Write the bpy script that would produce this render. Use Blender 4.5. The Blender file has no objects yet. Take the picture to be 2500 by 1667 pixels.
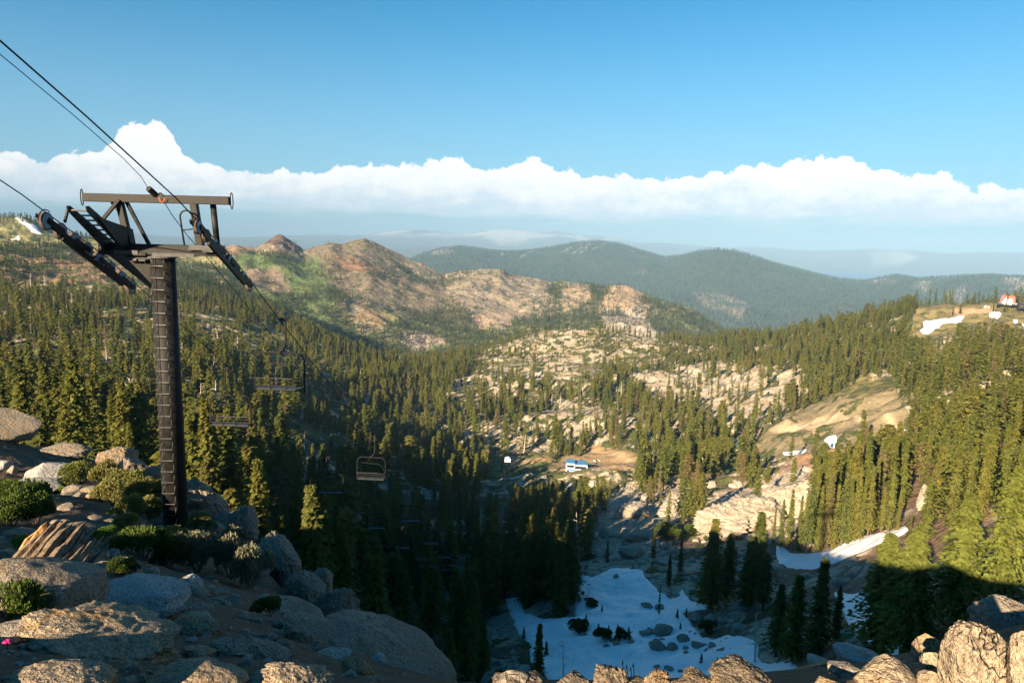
import bpy, bmesh, math, random
import numpy as np
from mathutils import Vector, Matrix
random.seed(7); rng = np.random.default_rng(11)
EXPOSURE, SKY, SKY_SAT, SKY_HUE, CLOUD, SUN, HAZE = 1.95, 0.05, 1.25, 0.49, 0.315, 5.0, 6.0e-5
S = bpy.context.scene; C = S.collection
PITCH, ROLL, F = math.radians(8.46), math.radians(1.4), 1667.0

# ------------------------------------------------ camera, sky, sun, exposure
_f = np.array([0, math.cos(PITCH), -math.sin(PITCH)]); _u0 = np.array([0, math.sin(PITCH), math.cos(PITCH)])
_r = math.cos(ROLL)*np.array([1., 0, 0]) + math.sin(ROLL)*_u0
_u = -math.sin(ROLL)*np.array([1., 0, 0]) + math.cos(ROLL)*_u0
cam = bpy.data.objects.new('camera', bpy.data.cameras.new('camera')); C.objects.link(cam); S.camera = cam
cam.data.sensor_width = 36; cam.data.lens = 36*F/2500; cam.data.clip_start = 0.1; cam.data.clip_end = 120000
M3 = Matrix(((_r[0], _u[0], -_f[0]), (_r[1], _u[1], -_f[1]), (_r[2], _u[2], -_f[2])))
cam.matrix_world = M3.to_4x4()
SUN_EL, SUN_AZ = math.radians(21.5), math.radians(34.0)          # low evening sun behind the viewer's left shoulder
S.view_settings.view_transform = 'Standard'; S.view_settings.look = 'None'
S.view_settings.exposure = EXPOSURE; S.view_settings.gamma = 1; S.view_settings.use_curve_mapping = False
S.cycles.max_bounces = 5; S.cycles.diffuse_bounces = 2; S.cycles.glossy_bounces = 2; S.cycles.transmission_bounces = 2
S.cycles.transparent_max_bounces = 8; S.cycles.volume_bounces = 0
S.cycles.use_denoising = True; S.cycles.denoising_prefilter = 'ACCURATE'; S.cycles.sample_clamp_indirect = 4

def ray(px, py):
    d = _f + _r*(px-1250)/F + _u*(833.5-py)/F
    return d/np.hypot(d[0], d[1])
def P(px, py, Y):                                                # the point seen at (px, py) that lies Y metres ahead
    d = ray(px, py); return d*(Y/d[1])
def proj(x, y, z):
    a = x*_r[0]+y*_r[1]+z*_r[2]; b = x*_u[0]+y*_u[1]+z*_u[2]; c = x*_f[0]+y*_f[1]+z*_f[2]
    c = np.where(c < 1e-3, 1e-3, c)
    return 1250+F*a/c, 833.5-F*b/c
def azel(px, py):
    d = ray(px, py); return math.atan2(d[0], d[1]), math.atan(d[2])

# node helpers
class NT:
    def __init__(s, tree): s.t = tree; s.n = tree.nodes; s.l = tree.links
    def new(s, typ, **k):
        nd = s.n.new(typ)
        ins = k.pop('ins', {})
        for a, v in k.items(): setattr(nd, a, v)
        for a, v in ins.items(): s.put(nd.inputs[a], v)
        return nd
    def put(s, sock, v):
        if isinstance(v, bpy.types.NodeSocket): s.l.new(v, sock)
        else:
            if isinstance(v, tuple) and len(v) == 3 and sock.type == 'RGBA': v = (*v, 1)
            sock.default_value = v
    def m(s, op, a, b=0.0, c=0.0, clamp=False):
        nd = s.n.new('ShaderNodeMath'); nd.operation = op; nd.use_clamp = clamp
        s.put(nd.inputs[0], a); s.put(nd.inputs[1], b); s.put(nd.inputs[2], c); return nd.outputs[0]
    def vm(s, op, a, b=(0, 0, 0)):
        nd = s.n.new('ShaderNodeVectorMath'); nd.operation = op
        s.put(nd.inputs[0], a); s.put(nd.inputs[1], b); return nd.outputs[0]
    def step(s, x, lo, hi):
        nd = s.n.new('ShaderNodeMapRange'); nd.interpolation_type = 'SMOOTHSTEP'
        s.put(nd.inputs[0], x); s.put(nd.inputs[1], lo); s.put(nd.inputs[2], hi); return nd.outputs[0]
    def lin(s, x, lo, hi, a, b):
        nd = s.n.new('ShaderNodeMapRange')
        for i, v in enumerate((x, lo, hi, a, b)): s.put(nd.inputs[i], v)
        return nd.outputs[0]
    def mix(s, f, a, b, typ='MIX'):
        nd = s.n.new('ShaderNodeMix'); nd.data_type = 'RGBA'; nd.blend_type = typ
        s.put(nd.inputs[0], f); s.put(nd.inputs[6], a); s.put(nd.inputs[7], b); return nd.outputs[2]
    def noise(s, vec, scale, detail=3.0, rough=0.55, dist=0.0, out='Fac', dim='3D'):
        nd = s.n.new('ShaderNodeTexNoise'); nd.noise_dimensions = dim
        if vec is not None: s.l.new(vec, nd.inputs['Vector'])
        s.put(nd.inputs['Scale'], scale); s.put(nd.inputs['Detail'], detail); s.put(nd.inputs['Roughness'], rough); s.put(nd.inputs['Distortion'], dist)
        return nd.outputs[out]
    def voro(s, vec, scale, feature='F1', out='Distance', smooth=0.0):
        nd = s.n.new('ShaderNodeTexVoronoi'); nd.feature = feature
        if vec is not None: s.l.new(vec, nd.inputs['Vector'])
        s.put(nd.inputs['Scale'], scale)
        if feature == 'SMOOTH_F1': nd.inputs['Smoothness'].default_value = smooth
        return nd.outputs[out]

def build_world():
    W = bpy.data.worlds.new('World'); S.world = W; W.use_nodes = True; W.cycles.sampling_method = 'MANUAL'; W.cycles.sample_map_resolution = 512
    n = NT(W.node_tree); n.n.clear()
    sky = n.new('ShaderNodeTexSky', sky_type='NISHITA', sun_disc=False)
    sky.sun_elevation = SUN_EL; sky.sun_rotation = math.pi + SUN_AZ
    sky.altitude = 2600; sky.air_density = 1.0; sky.dust_density = 0.0; sky.ozone_density = 2.4
    hsv = n.new('ShaderNodeHueSaturation', ins={'Saturation': SKY_SAT, 'Color': sky.outputs[0], 'Hue': SKY_HUE})
    bg = n.new('ShaderNodeBackground', ins={'Color': n.mix(1.0, hsv.outputs[0], (0.48, 0.88, 0.84), 'MULTIPLY'), 'Strength': SKY})
    tc = n.new('ShaderNodeTexCoord').outputs['Generated']
    sp = n.new('ShaderNodeSeparateXYZ', ins={0: tc})
    el = n.m('MULTIPLY', n.m('ARCSINE', sp.outputs[2]), 180/math.pi)
    az = n.m('MULTIPLY', n.m('ARCTAN2', sp.outputs[0], sp.outputs[1]), 180/math.pi)
    # the top of the cloud bank as degrees of elevation over degrees of bearing
    tops = [(-60, 440), (0, 378), (50, 385), (95, 392), (118, 402), (128, 380), (180, 376), (245, 380), (272, 350), (300, 312), (335, 300), (362, 300), (385, 306), (410, 318),
            (428, 350), (448, 378), (480, 400), (560, 415), (630, 430), (700, 426), (805, 426), (815, 402), (835, 397), (855, 404), (870, 418), (950, 410), (1020, 402), (1100, 392),
            (1135, 394), (1150, 408), (1230, 414), (1262, 402), (1290, 394), (1315, 396), (1335, 408), (1370, 420), (1450, 431), (1600, 439), (1700, 436), (1760, 422), (1850, 410),
            (1910, 405), (1925, 392), (1990, 390), (2010, 384), (2060, 388), (2100, 402), (2110, 413), (2180, 425), (2260, 441), (2285, 428), (2310, 428), (2325, 440), (2345, 458),
            (2385, 471), (2410, 460), (2440, 458), (2500, 466), (2600, 450), (2700, 470)]
    pts = sorted((math.degrees(a), math.degrees(e)) for a, e in (azel(*p) for p in tops))
    fc = n.new('ShaderNodeFloatCurve'); cv = fc.mapping.curves[0]
    for k, (a, e) in enumerate(pts):
        x, y = (a+45)/90, e/20
        if k == 0: cv.points[0].location = (x, y)
        elif k == 1: cv.points[1].location = (x, y)
        else: cv.points.new(x, y)
    for p in cv.points: p.handle_type = 'VECTOR'
    fc.mapping.extend = 'HORIZONTAL'; fc.mapping.update()
    inside = n.m('MULTIPLY', n.step(az, -46, -40), n.m('SUBTRACT', 1.0, n.step(az, 40, 46)))
    cmb = n.new('ShaderNodeCombineXYZ', ins={0: n.m('MULTIPLY', az, 1.0), 1: n.m('MULTIPLY', el, 1.15)}).outputs[0]
    dirn = n.vm('MULTIPLY', tc, (57.3, 57.3, 66.0))
    away = n.lin(n.noise(dirn, 0.06, 3), 0.3, 0.7, 5.0, 11.0)
    n.put(fc.inputs['Value'], n.m('DIVIDE', n.m('ADD', az, 45.0), 90.0))
    top = n.m('ADD', n.m('MULTIPLY', n.m('MULTIPLY', fc.outputs[0], 20.0), inside), n.m('MULTIPLY', away, n.m('SUBTRACT', 1.0, inside)))
    # heaped edge: rounded puffs of several sizes
    warp = n.vm('ADD', dirn, n.vm('MULTIPLY', n.noise(dirn, 0.55, 4, out='Color'), (1.3, 1.3, 1.3)))
    b1 = n.voro(warp, 0.75, 'F1'); b2 = n.voro(warp, 1.9, 'F1'); b3 = n.voro(warp, 4.6, 'F1')
    puff = n.m('ADD', n.m('ADD', n.m('MULTIPLY', b1, 0.62), n.m('MULTIPLY', b2, 0.20)), n.m('MULTIPLY', b3, 0.06))   # 0 at puff centres
    fine = n.noise(warp, 3.5, 5, 0.6)
    d = n.m('SUBTRACT', n.m('SUBTRACT', n.m('ADD', top, 0.80), el), n.m('ADD', n.m('MULTIPLY', puff, 1.35), n.m('MULTIPLY', n.m('SUBTRACT', fine, 0.5), 0.55)))
    edge = n.step(d, -0.05, 0.16)
    # lower part: breaks into bands and fades to the haze above the hills
    low = n.noise(n.vm('MULTIPLY', dirn, (0.16, 0.16, 0.75)), 1.0, 5, 0.6)
    base = n.step(n.m('ADD', el, n.m('MULTIPLY', n.m('SUBTRACT', low, 0.5), 3.2)), 0.7, 2.5)
    gaps = n.step(n.m('ADD', n.noise(n.vm('MULTIPLY', dirn, (0.11, 0.11, 0.9)), 1.0, 4, 0.55), n.m('MULTIPLY', n.m('SUBTRACT', el, 1.9), 0.15)), 0.30, 0.50)
    mask = n.m('MULTIPLY', edge, n.m('MULTIPLY', n.m('MULTIPLY', base, 0.97), gaps))
    # tone: depth of the heap, the cells' own roundness and broad grey bands
    big = n.noise(n.vm('MULTIPLY', dirn, (0.22, 0.22, 0.5)), 1.0, 5, 0.55, dist=0.4)
    rel = n.m('DIVIDE', n.m('SUBTRACT', el, 2.0), 5.0)
    tone = n.m('ADD', n.m('MULTIPLY', big, 1.1), n.m('MULTIPLY', rel, 0.95))
    tone = n.m('SUBTRACT', tone, n.m('MULTIPLY', puff, 0.42))
    tone = n.m('ADD', tone, n.m('MULTIPLY', n.m('SUBTRACT', fine, 0.5), 0.35))
    t = n.step(tone, 0.28, 0.98)
    col = n.mix(t, (0.62, 0.73, 0.82), (1.0, 0.985, 0.96))
    cl = n.new('ShaderNodeBackground', ins={'Color': col, 'Strength': CLOUD})
    mx = n.new('ShaderNodeMixShader', ins={0: mask, 1: bg.outputs[0], 2: cl.outputs[0]})
    air = n.new('ShaderNodeBackground', ins={'Color': (0.46, 0.68, 0.84), 'Strength': CLOUD*0.66})       # thick air low over the ranges
    am = n.m('MULTIPLY', n.m('SUBTRACT', 1.0, n.step(el, -3.0, 20.0)), 0.90)
    sk = n.new('ShaderNodeMixShader', ins={0: am, 1: bg.outputs[0], 2: air.outputs[0]})
    n.l.new(sk.outputs[0], mx.inputs[1])
    n.l.new(mx.outputs[0], n.new('ShaderNodeOutputWorld').inputs[0])
build_world()
sun = bpy.data.objects.new('sun', bpy.data.lights.new('sun', 'SUN')); C.objects.link(sun)
sun.data.energy = SUN; sun.data.angle = math.radians(0.5); sun.data.color = (1.0, 0.78, 0.52)
sd = Vector((-math.sin(SUN_AZ)*math.cos(SUN_EL), -math.cos(SUN_AZ)*math.cos(SUN_EL), math.sin(SUN_EL)))
sun.rotation_euler = sd.to_track_quat('Z', 'Y').to_euler()

# ------------------------------------------------ noise
def _h(i, j, k, s):
    h = (i.astype(np.uint32)*np.uint32(374761393) + j.astype(np.uint32)*np.uint32(668265263) + k.astype(np.uint32)*np.uint32(2147483647) + np.uint32((s*974711+1013) & 0xffffffff))
    h = (h ^ (h >> np.uint32(13)))*np.uint32(1274126177); h = (h ^ (h >> np.uint32(15)))*np.uint32(2246822519)
    return h ^ (h >> np.uint32(16))
_G = np.array([(1,1,0),(-1,1,0),(1,-1,0),(-1,-1,0),(1,0,1),(-1,0,1),(1,0,-1),(-1,0,-1),(0,1,1),(0,-1,1),(0,1,-1),(0,-1,-1),(1,1,0),(-1,1,0),(0,-1,1),(0,-1,-1)], float)
def perlin(x, y, z=0.0, s=0):
    x = np.asarray(x, float); y = np.asarray(y, float); z = np.zeros_like(x)+z
    i, j, k = np.floor(x), np.floor(y), np.floor(z); fx, fy, fz = x-i, y-j, z-k
    i = i.astype(np.int64); j = j.astype(np.int64); k = k.astype(np.int64)
    ux, uy, uz = (t*t*t*(t*(t*6-15)+10) for t in (fx, fy, fz))
    out = 0
    for a in (0, 1):
        for b in (0, 1):
            for c in (0, 1):
                if c == 1 and not np.any(fz): continue
                g = _G[_h(i+a, j+b, k+c, s) & np.uint32(15)]
                v = g[..., 0]*(fx-a) + g[..., 1]*(fy-b) + g[..., 2]*(fz-c)
                out = out + v*(ux if a else 1-ux)*(uy if b else 1-uy)*(uz if c else 1-uz)
    return out
def fbm(x, y, z=0.0, o=4, g=0.5, s=0):
    t = 0; a = 1; n = 0
    for q in range(o):
        t = t + a*perlin(x*2.03**q+q*7.3, y*2.03**q-q*3.1, np.asarray(z)*2.03**q, s+q); n += a; a *= g
    return t/n*1.5
def ridge(x, y, z=0.0, o=4, g=0.5, s=0):
    t = 0; a = 1; n = 0
    for q in range(o):
        t = t + a*(1-2*np.abs(perlin(x*2.1**q+q*5.7, y*2.1**q+q*1.9, np.asarray(z)*2.1**q, s+q))); n += a; a *= g
    return t/n
def sstep(x, a, b):
    t = np.clip((x-a)/(b-a), 0, 1); return t*t*(3-2*t)

# ------------------------------------------------ the lie of the land: height lines surveyed from the view point
Z_ = 'z'
HL = [
 [(-200,0,1.0,-2.25),(900,0,1.0,-2.15),(1250,0,1.0,-1.95),(2000,0,1.0,-1.62),(2700,0,1.0,-1.62)],
 [(-200,1667,3.4),(0,1667,3.5),(430,1667,3.7),(700,1667,3.7),(1000,1680,3.6),(1250,1690,3.2),(1500,1680,3.0),(1800,1670,3.0),(2050,1660,3.0),(2250,1640,3.0),(2500,1610,3.0),(2700,1600,3.0)],
 # foot of the near slope / rim of the cliff
 [(-200,1350,12),(0,1360,12),(130,1335,13.5),(300,1330,16),(430,1360,18),(550,1400,15.5),(650,1450,13),(750,1520,10.5),(870,1590,8),(950,1630,7),(1100,1675,5.4),(1250,1680,4.0),(1500,1668,3.7),(1800,1658,3.7),(2050,1640,3.8),(2250,1600,3.8),(2500,1540,3.8),(2700,1530,3.8)],
 [(-200,1180,30),(0,1190,30),(130,1195,30),(250,1210,28),(430,1280,26.2),(520,1330,22),(620,1390,18.5),(720,1460,15),(800,1520,12.5),(870,1566,10.5),(950,1612,9),(1100,1668,6.4),(1250,1672,4.6),(1500,1660,4.2),(1800,1650,4.2),(2050,1632,4.3),(2250,1590,4.4),(2500,1530,4.4),(2700,1520,4.4)],
 [(-200,1010,50),(0,1060,45),(100,1085,44),(230,1115,41),(350,1150,38),(450,1195,34),(530,1260,28),(600,1330,22.5),(700,1420,18),(800,1500,14.5),(870,1562,12),(950,1612,10),(1100,1668,7.2),(1250,1675,5.2),(1500,1668,4.8),(1800,1656,4.8),(2050,1640,5.0),(2250,1600,5.2),(2500,1540,5.2),(2700,1530,5.2)],
 # foot of the cliff (hidden below the rim): height given
 [(-200,0,66,-27),(250,0,60,-27),(430,0,50,-27),(530,0,42,-28),(600,0,38,-28),(700,0,32,-27),(800,0,30,-28),(950,0,26,-26),(1100,0,22,-24),(1250,0,18,-22),(1500,0,18,-22),(1800,0,18,-20),(2050,0,18,-17),(2250,0,17,-13),(2500,0,15,-9.5),(2700,0,15,-9.5)],
 [(-200,1170,130),(250,1190,130),(500,1260,110),(750,1480,90),(900,1580,100),(1000,1650,118),(1100,1672,122),(1250,1672,108),(1500,1662,106),(1750,1655,105),(2000,1640,90),(2250,1580,66),(2500,1510,52),(2700,1500,52)],
 [(-200,1080,230),(250,1085,230),(500,1130,212),(750,1390,156),(900,1440,160),(1000,1480,168),(1150,1470,174),(1250,1440,176),(1350,1400,168),(1500,1395,165),(1750,1415,155),(2000,1400,150),(2250,1350,128),(2500,1280,105),(2700,1270,105)],
 [(-200,1000,320),(250,1000,320),(500,1040,295),(750,1190,240),(900,1270,232),(1000,1330,230),(1150,1310,240),(1250,1290,245),(1500,1275,232),(1750,1275,230),(2000,1255,215),(2250,1200,188),(2500,1120,165),(2700,1110,165)],
 [(-200,900,445),(250,900,445),(500,930,435),(750,1030,430),(1000,1120,440),(1250,1140,455),(1500,1130,450),(1750,1150,400),(2000,1115,345),(2250,1055,320),(2500,990,300),(2700,980,300)],
 [(-200,815,660),(250,820,660),(500,835,640),(750,905,640),(1000,985,630),(1250,1010,605),(1500,1000,600),(1750,1010,560),(2000,985,500),(2250,925,480),(2500,890,470),(2700,880,470)],
 [(-200,730,960),(250,740,960),(500,755,920),(750,830,890),(1000,915,850),(1120,900,860),(1250,885,860),(1500,890,850),(1750,880,850),(2000,865,760),(2250,825,700),(2500,815,700),(2700,810,700)],
 [(-200,665,1300),(0,668,1300),(250,690,1300),(500,720,1250),(650,760,1180),(750,802,1130),(830,850,1060),(900,885,1000),(1000,903,950),(1080,893,960),(1130,878,1000),(1200,846,1010),(1240,838,1010),(1280,822,1020),(1330,808,1020),(1380,803,1020),(1420,805,1020),(1460,802,1020),(1520,812,1020),(1600,828,1010),(1700,835,1000),(1800,836,1000),(1900,830,980),(1960,815,960),(2000,806,950),(2100,785,940),(2160,768,935),(2200,757,930),(2240,748,930),(2300,743,960),(2400,742,980),(2500,744,990),(2700,744,1000)],
 [(-200,600,1750),(0,605,1750),(150,618,1750),(250,632,1750),(430,680,1700),(560,735,1600),(650,775,1500),(750,835,1400),(830,880,1350),(900,905,1380),(1000,890,1420),(1130,905,1500),(1400,900,1500),(1800,890,1500),(2000,880,1500),(2500,870,1500),(2700,870,1500)],
 [(-200,565,2050),(0,570,2050),(110,580,2050),(250,612,2000),(430,650,2000),(560,672,1950),(700,705,1950),(800,705,1950),(900,740,1850),(1000,775,1850),(1130,790,1850),(1250,785,1950),(1500,775,2000),(1650,790,2050),(1750,825,2050),(1830,845,2050),(2000,850,2200),(2500,850,2200),(2700,850,2200)],
 [(-200,548,2250),(0,545,2250),(60,542,2250),(85,547,2250),(112,558,2250),(150,572,2250),(200,588,2250),(300,603,2270),(430,632,2300),(520,625,2340),(545,611,2350),(590,606,2400),(625,607,2420),(645,592,2440),(670,578,2450),(690,582,2450),(715,598,2450),(742,615,2470),(775,606,2480),(812,597,2500),(835,600,2500),(850,596,2520),(868,588,2550),(890,586,2550),(930,603,2550),(980,627,2550),(1030,645,2550),(1070,662,2550),(1085,668,2550),(1120,658,2540),(1170,656,2530),(1225,661,2500),(1240,672,2500),(1290,680,2480),(1340,688,2460),(1375,686,2450),(1420,697,2430),(1470,704,2420),(1500,695,2420),(1535,698,2420),(1570,715,2400),(1630,740,2380),(1690,762,2360),(1740,792,2340),(1790,815,2320),(1840,838,2300),(1900,845,2300),(2500,845,2400),(2700,845,2400)],
 [(-200,0,3000,-420),(1000,0,3100,-480),(1700,0,3100,-490),(2700,0,3100,-490)],
 [(-200,0,4400,-480),(1000,0,4300,-540),(1700,0,4200,-515),(2700,0,4100,-505)],
 [(-200,680,6000),(900,680,6000),(1250,690,6000),(1500,700,6000),(1750,715,5400),(2000,735,5400),(2250,740,5400),(2500,735,5400),(2700,735,5400)],
 [(-200,640,8000),(900,650,8000),(960,645,8000),(1000,634,8000),(1030,622,8000),(1080,605,8000),(1130,600,8000),(1200,611,8000),(1240,614,8200),(1300,610,8300),(1340,603,8500),(1400,592,8500),(1460,588,8500),(1510,594,8400),(1560,610,8200),(1620,628,7800),(1660,624,7400),(1700,611,7000),(1740,606,6900),(1790,609,6900),(1840,624,7000),(1900,645,7200),(1970,665,7300),(2050,684,7400),(2110,689,7400),(2150,682,7400),(2190,673,7400),(2240,683,7400),(2300,679,7400),(2350,673,7400),(2430,672,7400),(2500,676,7500),(2700,678,7500)],
 [(-200,0,11000,-740),(900,0,11000,-640),(1500,0,11000,-640),(1800,0,11000,-715),(2700,0,11000,-730)],
 [(-200,0,15500,-540),(900,0,15500,-420),(1100,0,15500,-250),(1250,0,15500,-280),(1450,0,15500,-480),(1780,0,15500,-690),(1870,0,15500,-735),(2700,0,15500,-735)],
 [(-200,0,21500,-300),(900,0,21500,-300),(1500,0,21500,-350),(1750,0,21500,-560),(1950,0,21500,-740),(2350,0,21500,-740),(2700,0,21500,-740)],
 [(-200,0,23500,-200),(900,0,23500,-200),(1500,0,23500,-250),(1850,0,23500,-660),(2050,0,23500,-672),(2700,0,23500,-672)],
 [(-200,592,32000),(200,590,32000),(310,572,32000),(370,578,32000),(450,591,32000),(510,598,32000),(560,592,32000),(640,583,32000),(700,576,32000),(800,573,32000),(850,575,32000),(950,566,32000),(1040,559,32000),(1100,567,32000),(1150,568,32000),(1190,561,32000),(1225,557,32000),(1270,562,32000),(1310,565,32000),(1362,562,32000),(1400,571,32000),(1470,575,32000),(1500,580,32000),(1560,592,32000),(1620,592,32000),(1700,602,32000),(1790,610,32000),(1850,607,32000),(1920,612,32000),(2020,618,32000),(2090,614,32000),(2140,609,32000),(2200,613,32000),(2260,620,32000),(2330,621,32000),(2400,617,32000),(2500,621,32000),(2700,622,32000)],
 [(-200,0,36000,-200),(2700,0,36000,-200)],
]
def _pt(c):
    if len(c) == 4:
        a = math.atan2((c[0]-1250)/F, 1.0); return a, c[2], c[3]
    d = ray(c[0], c[1]); return math.atan2(d[0], d[1]), c[2], d[2]*c[2]
HLw = [np.array([_pt(c) for c in l]) for l in HL]
NA, AZM = 780, math.radians(42.5)
AZ_in = np.linspace(-AZM, AZM, NA)
AZ_out = np.radians(np.concatenate([np.arange(45.0, 315.1, 2.5)]))
AZ = np.concatenate([AZ_in, AZ_out])
def _seg(a, b, n): return np.exp(np.linspace(math.log(a), math.log(b), n, endpoint=False))
RG = np.concatenate([_seg(1, 3, 14), _seg(3, 12, 70), _seg(12, 50, 100), _seg(50, 100, 40), _seg(100, 300, 200), _seg(300, 1120, 300), _seg(1120, 1500, 40), _seg(1500, 2700, 150),
                     _seg(2700, 4300, 22), _seg(4300, 9000, 100), _seg(9000, 22000, 26), _seg(22000, 36000, 40), [36000]])
NR = len(RG)
def base_grid():
    azc = np.where(AZ > math.pi, AZ-2*math.pi, AZ); azk = np.clip(azc, -AZM, AZM)
    Dk = np.array([np.interp(azk, l[:, 0], l[:, 1]) for l in HLw]); Zk = np.array([np.interp(azk, l[:, 0], l[:, 2]) for l in HLw])
    dz = (AZ_in[1]-AZ_in[0]); g = np.exp(-0.5*(np.arange(-75, 76)/27.0)**2); g /= g.sum()
    for q, l in enumerate(HLw):                                  # broad forms: no kinks from one surveyed bearing to the next
        if len(l) > 18 or q < 5: continue
        for A in (Dk, Zk):
            p = np.pad(A[q, :NA], 75, mode='edge'); A[q, :NA] = np.convolve(p, g, mode='valid'); A[q, NA:] = np.where(azc[NA:] > 0, A[q, NA-1], A[q, 0])
    for a in range(1, len(Dk)): Dk[a] = np.maximum(Dk[a], Dk[a-1]*1.02+0.1)
    Z = np.empty((len(AZ), NR)); T = np.empty((len(AZ), NR))
    for i in range(len(AZ)):
        Z[i] = np.interp(RG, Dk[:, i], Zk[:, i])
        T[i] = np.interp(RG, Dk[:, i], np.arange(len(Dk)))
    # round the kinks a little
    K = np.array([1, 2, 3, 2, 1.])/9
    Zp = np.pad(Z, ((0, 0), (2, 2)), mode='edge'); Z = sum(K[q]*Zp[:, q:q+NR] for q in range(5))
    Zi = np.pad(Z[:NA], ((2, 2), (0, 0)), mode='edge'); Z[:NA] = 0.5*Z[:NA] + 0.5*sum(K[q]*Zi[q:q+NA] for q in range(5))
    X = np.sin(AZ)[:, None]*RG[None]; Y = np.cos(AZ)[:, None]*RG[None]
    # behind and beside the view point: the crest that the viewer stands on and that shades the bowl below
    c = np.interp(X, [-4000, -300, -140, -104, -92, -60, -35, -20, -14, -12, -9.5, -8.2, -5, -2, 3, 40, 300, 4000], [-600, -70, -34, -15, -3.0, -1.5, -.6, -0.6, -0.5, -1.2, -1.7, -2.1, -2.35, -2.2, -1.6, -6, -60, -600])
    zb = c - 0.30*np.maximum(Y, 0) - 0.22*np.maximum(-Y-12, 0) + 0.035*np.clip(-Y, 0, 12)
    zb = np.maximum(zb, -520)
    ab = np.abs(azc)[:, None]; nearw = sstep(RG[None], 60, 25)
    w = sstep(ab, np.radians(46.0), np.radians(70.0))
    Z = Z*(1-w) + zb*w
    frac = T-np.floor(T); cw = 0.35+0.65*4*frac*(1-frac)
    return X, Y, Z, T, cw
X, Y, Z0, T0, CW = base_grid()
def relief(X, Y, CW):
    D = np.hypot(X, Y); H = np.zeros_like(X)
    def band(lo, hi, fade, f):
        nonlocal H
        m = (D > lo/fade) & (D < hi*fade)
        w = sstep(D[m], lo/fade, lo*1.0)*(1-sstep(D[m], hi, hi*fade)); H[m] += w*f(X[m], Y[m], D[m], CW[m])
    band(2.0, 50, 1.35, lambda x, y, d, c: 0.10*np.minimum(d/8, 2.5)*fbm(x/3.1, y/3.1, o=4, s=1) + 0.035*np.minimum(d/6, 3)*fbm(x/0.7, y/0.7, o=3, s=5))
    band(14, 70, 1.3, lambda x, y, d, c: 0.7*c*ridge(x/7, y/7, o=4, s=9)*sstep(d, 16, 36)-0.3)
    band(90, 330, 1.3, lambda x, y, d, c: 2.6*c*fbm(x/42, y/42, o=5, g=0.55, s=21) + 1.6*(ridge(x/19, y/16, o=5, g=0.55, s=24)-.5))
    band(330, 1150, 1.25, lambda x, y, d, c: 5.5*c*fbm(x/130, y/130, o=3, s=31) + c*10.0*(ridge(x/78, y/46, o=5, g=0.55, s=34)-.35)+c*4*fbm(x/35, y/35, o=3, s=39))
    band(1250, 2900, 1.15, lambda x, y, d, c: 52*c*(ridge(x/420, y/420, o=6, g=0.55, s=41)-0.35) + 7*fbm(x/60, y/60, o=4, s=45))
    band(4300, 9500, 1.15, lambda x, y, d, c: 190*np.maximum(c-.33, 0)*(ridge(x/1300, y/1300, o=5, g=0.52, s=51)-0.4))
    band(14000, 21000, 1.15, lambda x, y, d, c: 150*c*(ridge(x/3000, y/3000, o=4, g=0.5, s=55)-0.4)*np.where(x/y > 0.28, 0, 1))
    band(24500, 36000, 1.1, lambda x, y, d, c: 330*np.maximum(c-.25, .08)*(ridge(x/4200, y/4200, o=5, g=0.5, s=61)-0.4))
    return H
PX, PY = proj(X, Y, Z0)
Z = Z0 + relief(X, Y, CW)
# the crag on the red ridge and its small teeth
cr = np.exp(-((PX-695)/48)**2)*np.exp(-((RG[None]-2400)/130)**2) + 0.6*np.exp(-((PX-1230)/14)**2)*np.exp(-((RG[None]-2490)/50)**2)
Z += cr*(30*ridge(X/85, Y/85, o=5, g=0.62, s=71)-12)
ELV = Z/RG[None]
HOR = np.maximum.accumulate(ELV, axis=1)
def zat(x, y):
    x = np.asarray(x, float); y = np.asarray(y, float)
    a = np.arctan2(x, y); d = np.hypot(x, y)
    fi = np.clip((a+AZM)/(2*AZM)*(NA-1), 0, NA-1.001); i = fi.astype(int); fi = fi-i
    j = np.clip(np.searchsorted(RG, d)-1, 0, NR-2); fj = np.clip((d-RG[j])/(RG[j+1]-RG[j]), 0, 1)
    return (Z[i, j]*(1-fj)+Z[i, j+1]*fj)*(1-fi) + (Z[i+1, j]*(1-fj)+Z[i+1, j+1]*fj)*fi
def visible(x, y, z):                                            # is a point at height z above the ground's outline in front of it
    a = np.arctan2(x, y); d = np.hypot(x, y)
    i = np.clip(np.round((a+AZM)/(2*AZM)*(NA-1)).astype(int), 0, NA-1); j = np.clip(np.searchsorted(RG, d*0.99)-1, 0, NR-1)
    return z/d > HOR[i, j]
def hit(px, py, dmin=0.5):                                       # first ground met by the line of sight through (px, py)
    d = ray(px, py); a = math.atan2(d[0], d[1]); i = int(np.clip(round((a+AZM)/(2*AZM)*(NA-1)), 0, NA-1))
    k = np.nonzero((ELV[i] >= d[2]) & (RG >= dmin))[0]
    j = k[0] if len(k) else NR-2
    D = RG[j]
    if j > 0 and ELV[i, j-1] < d[2]:
        e0, e1 = ELV[i, j-1]-d[2], ELV[i, j]-d[2]; D = RG[j-1]+(RG[j]-RG[j-1])*(-e0/(e1-e0+1e-9))
    x, y = d[0]*D, d[1]*D
    return np.array([x, y, float(zat(x, y))])

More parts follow.
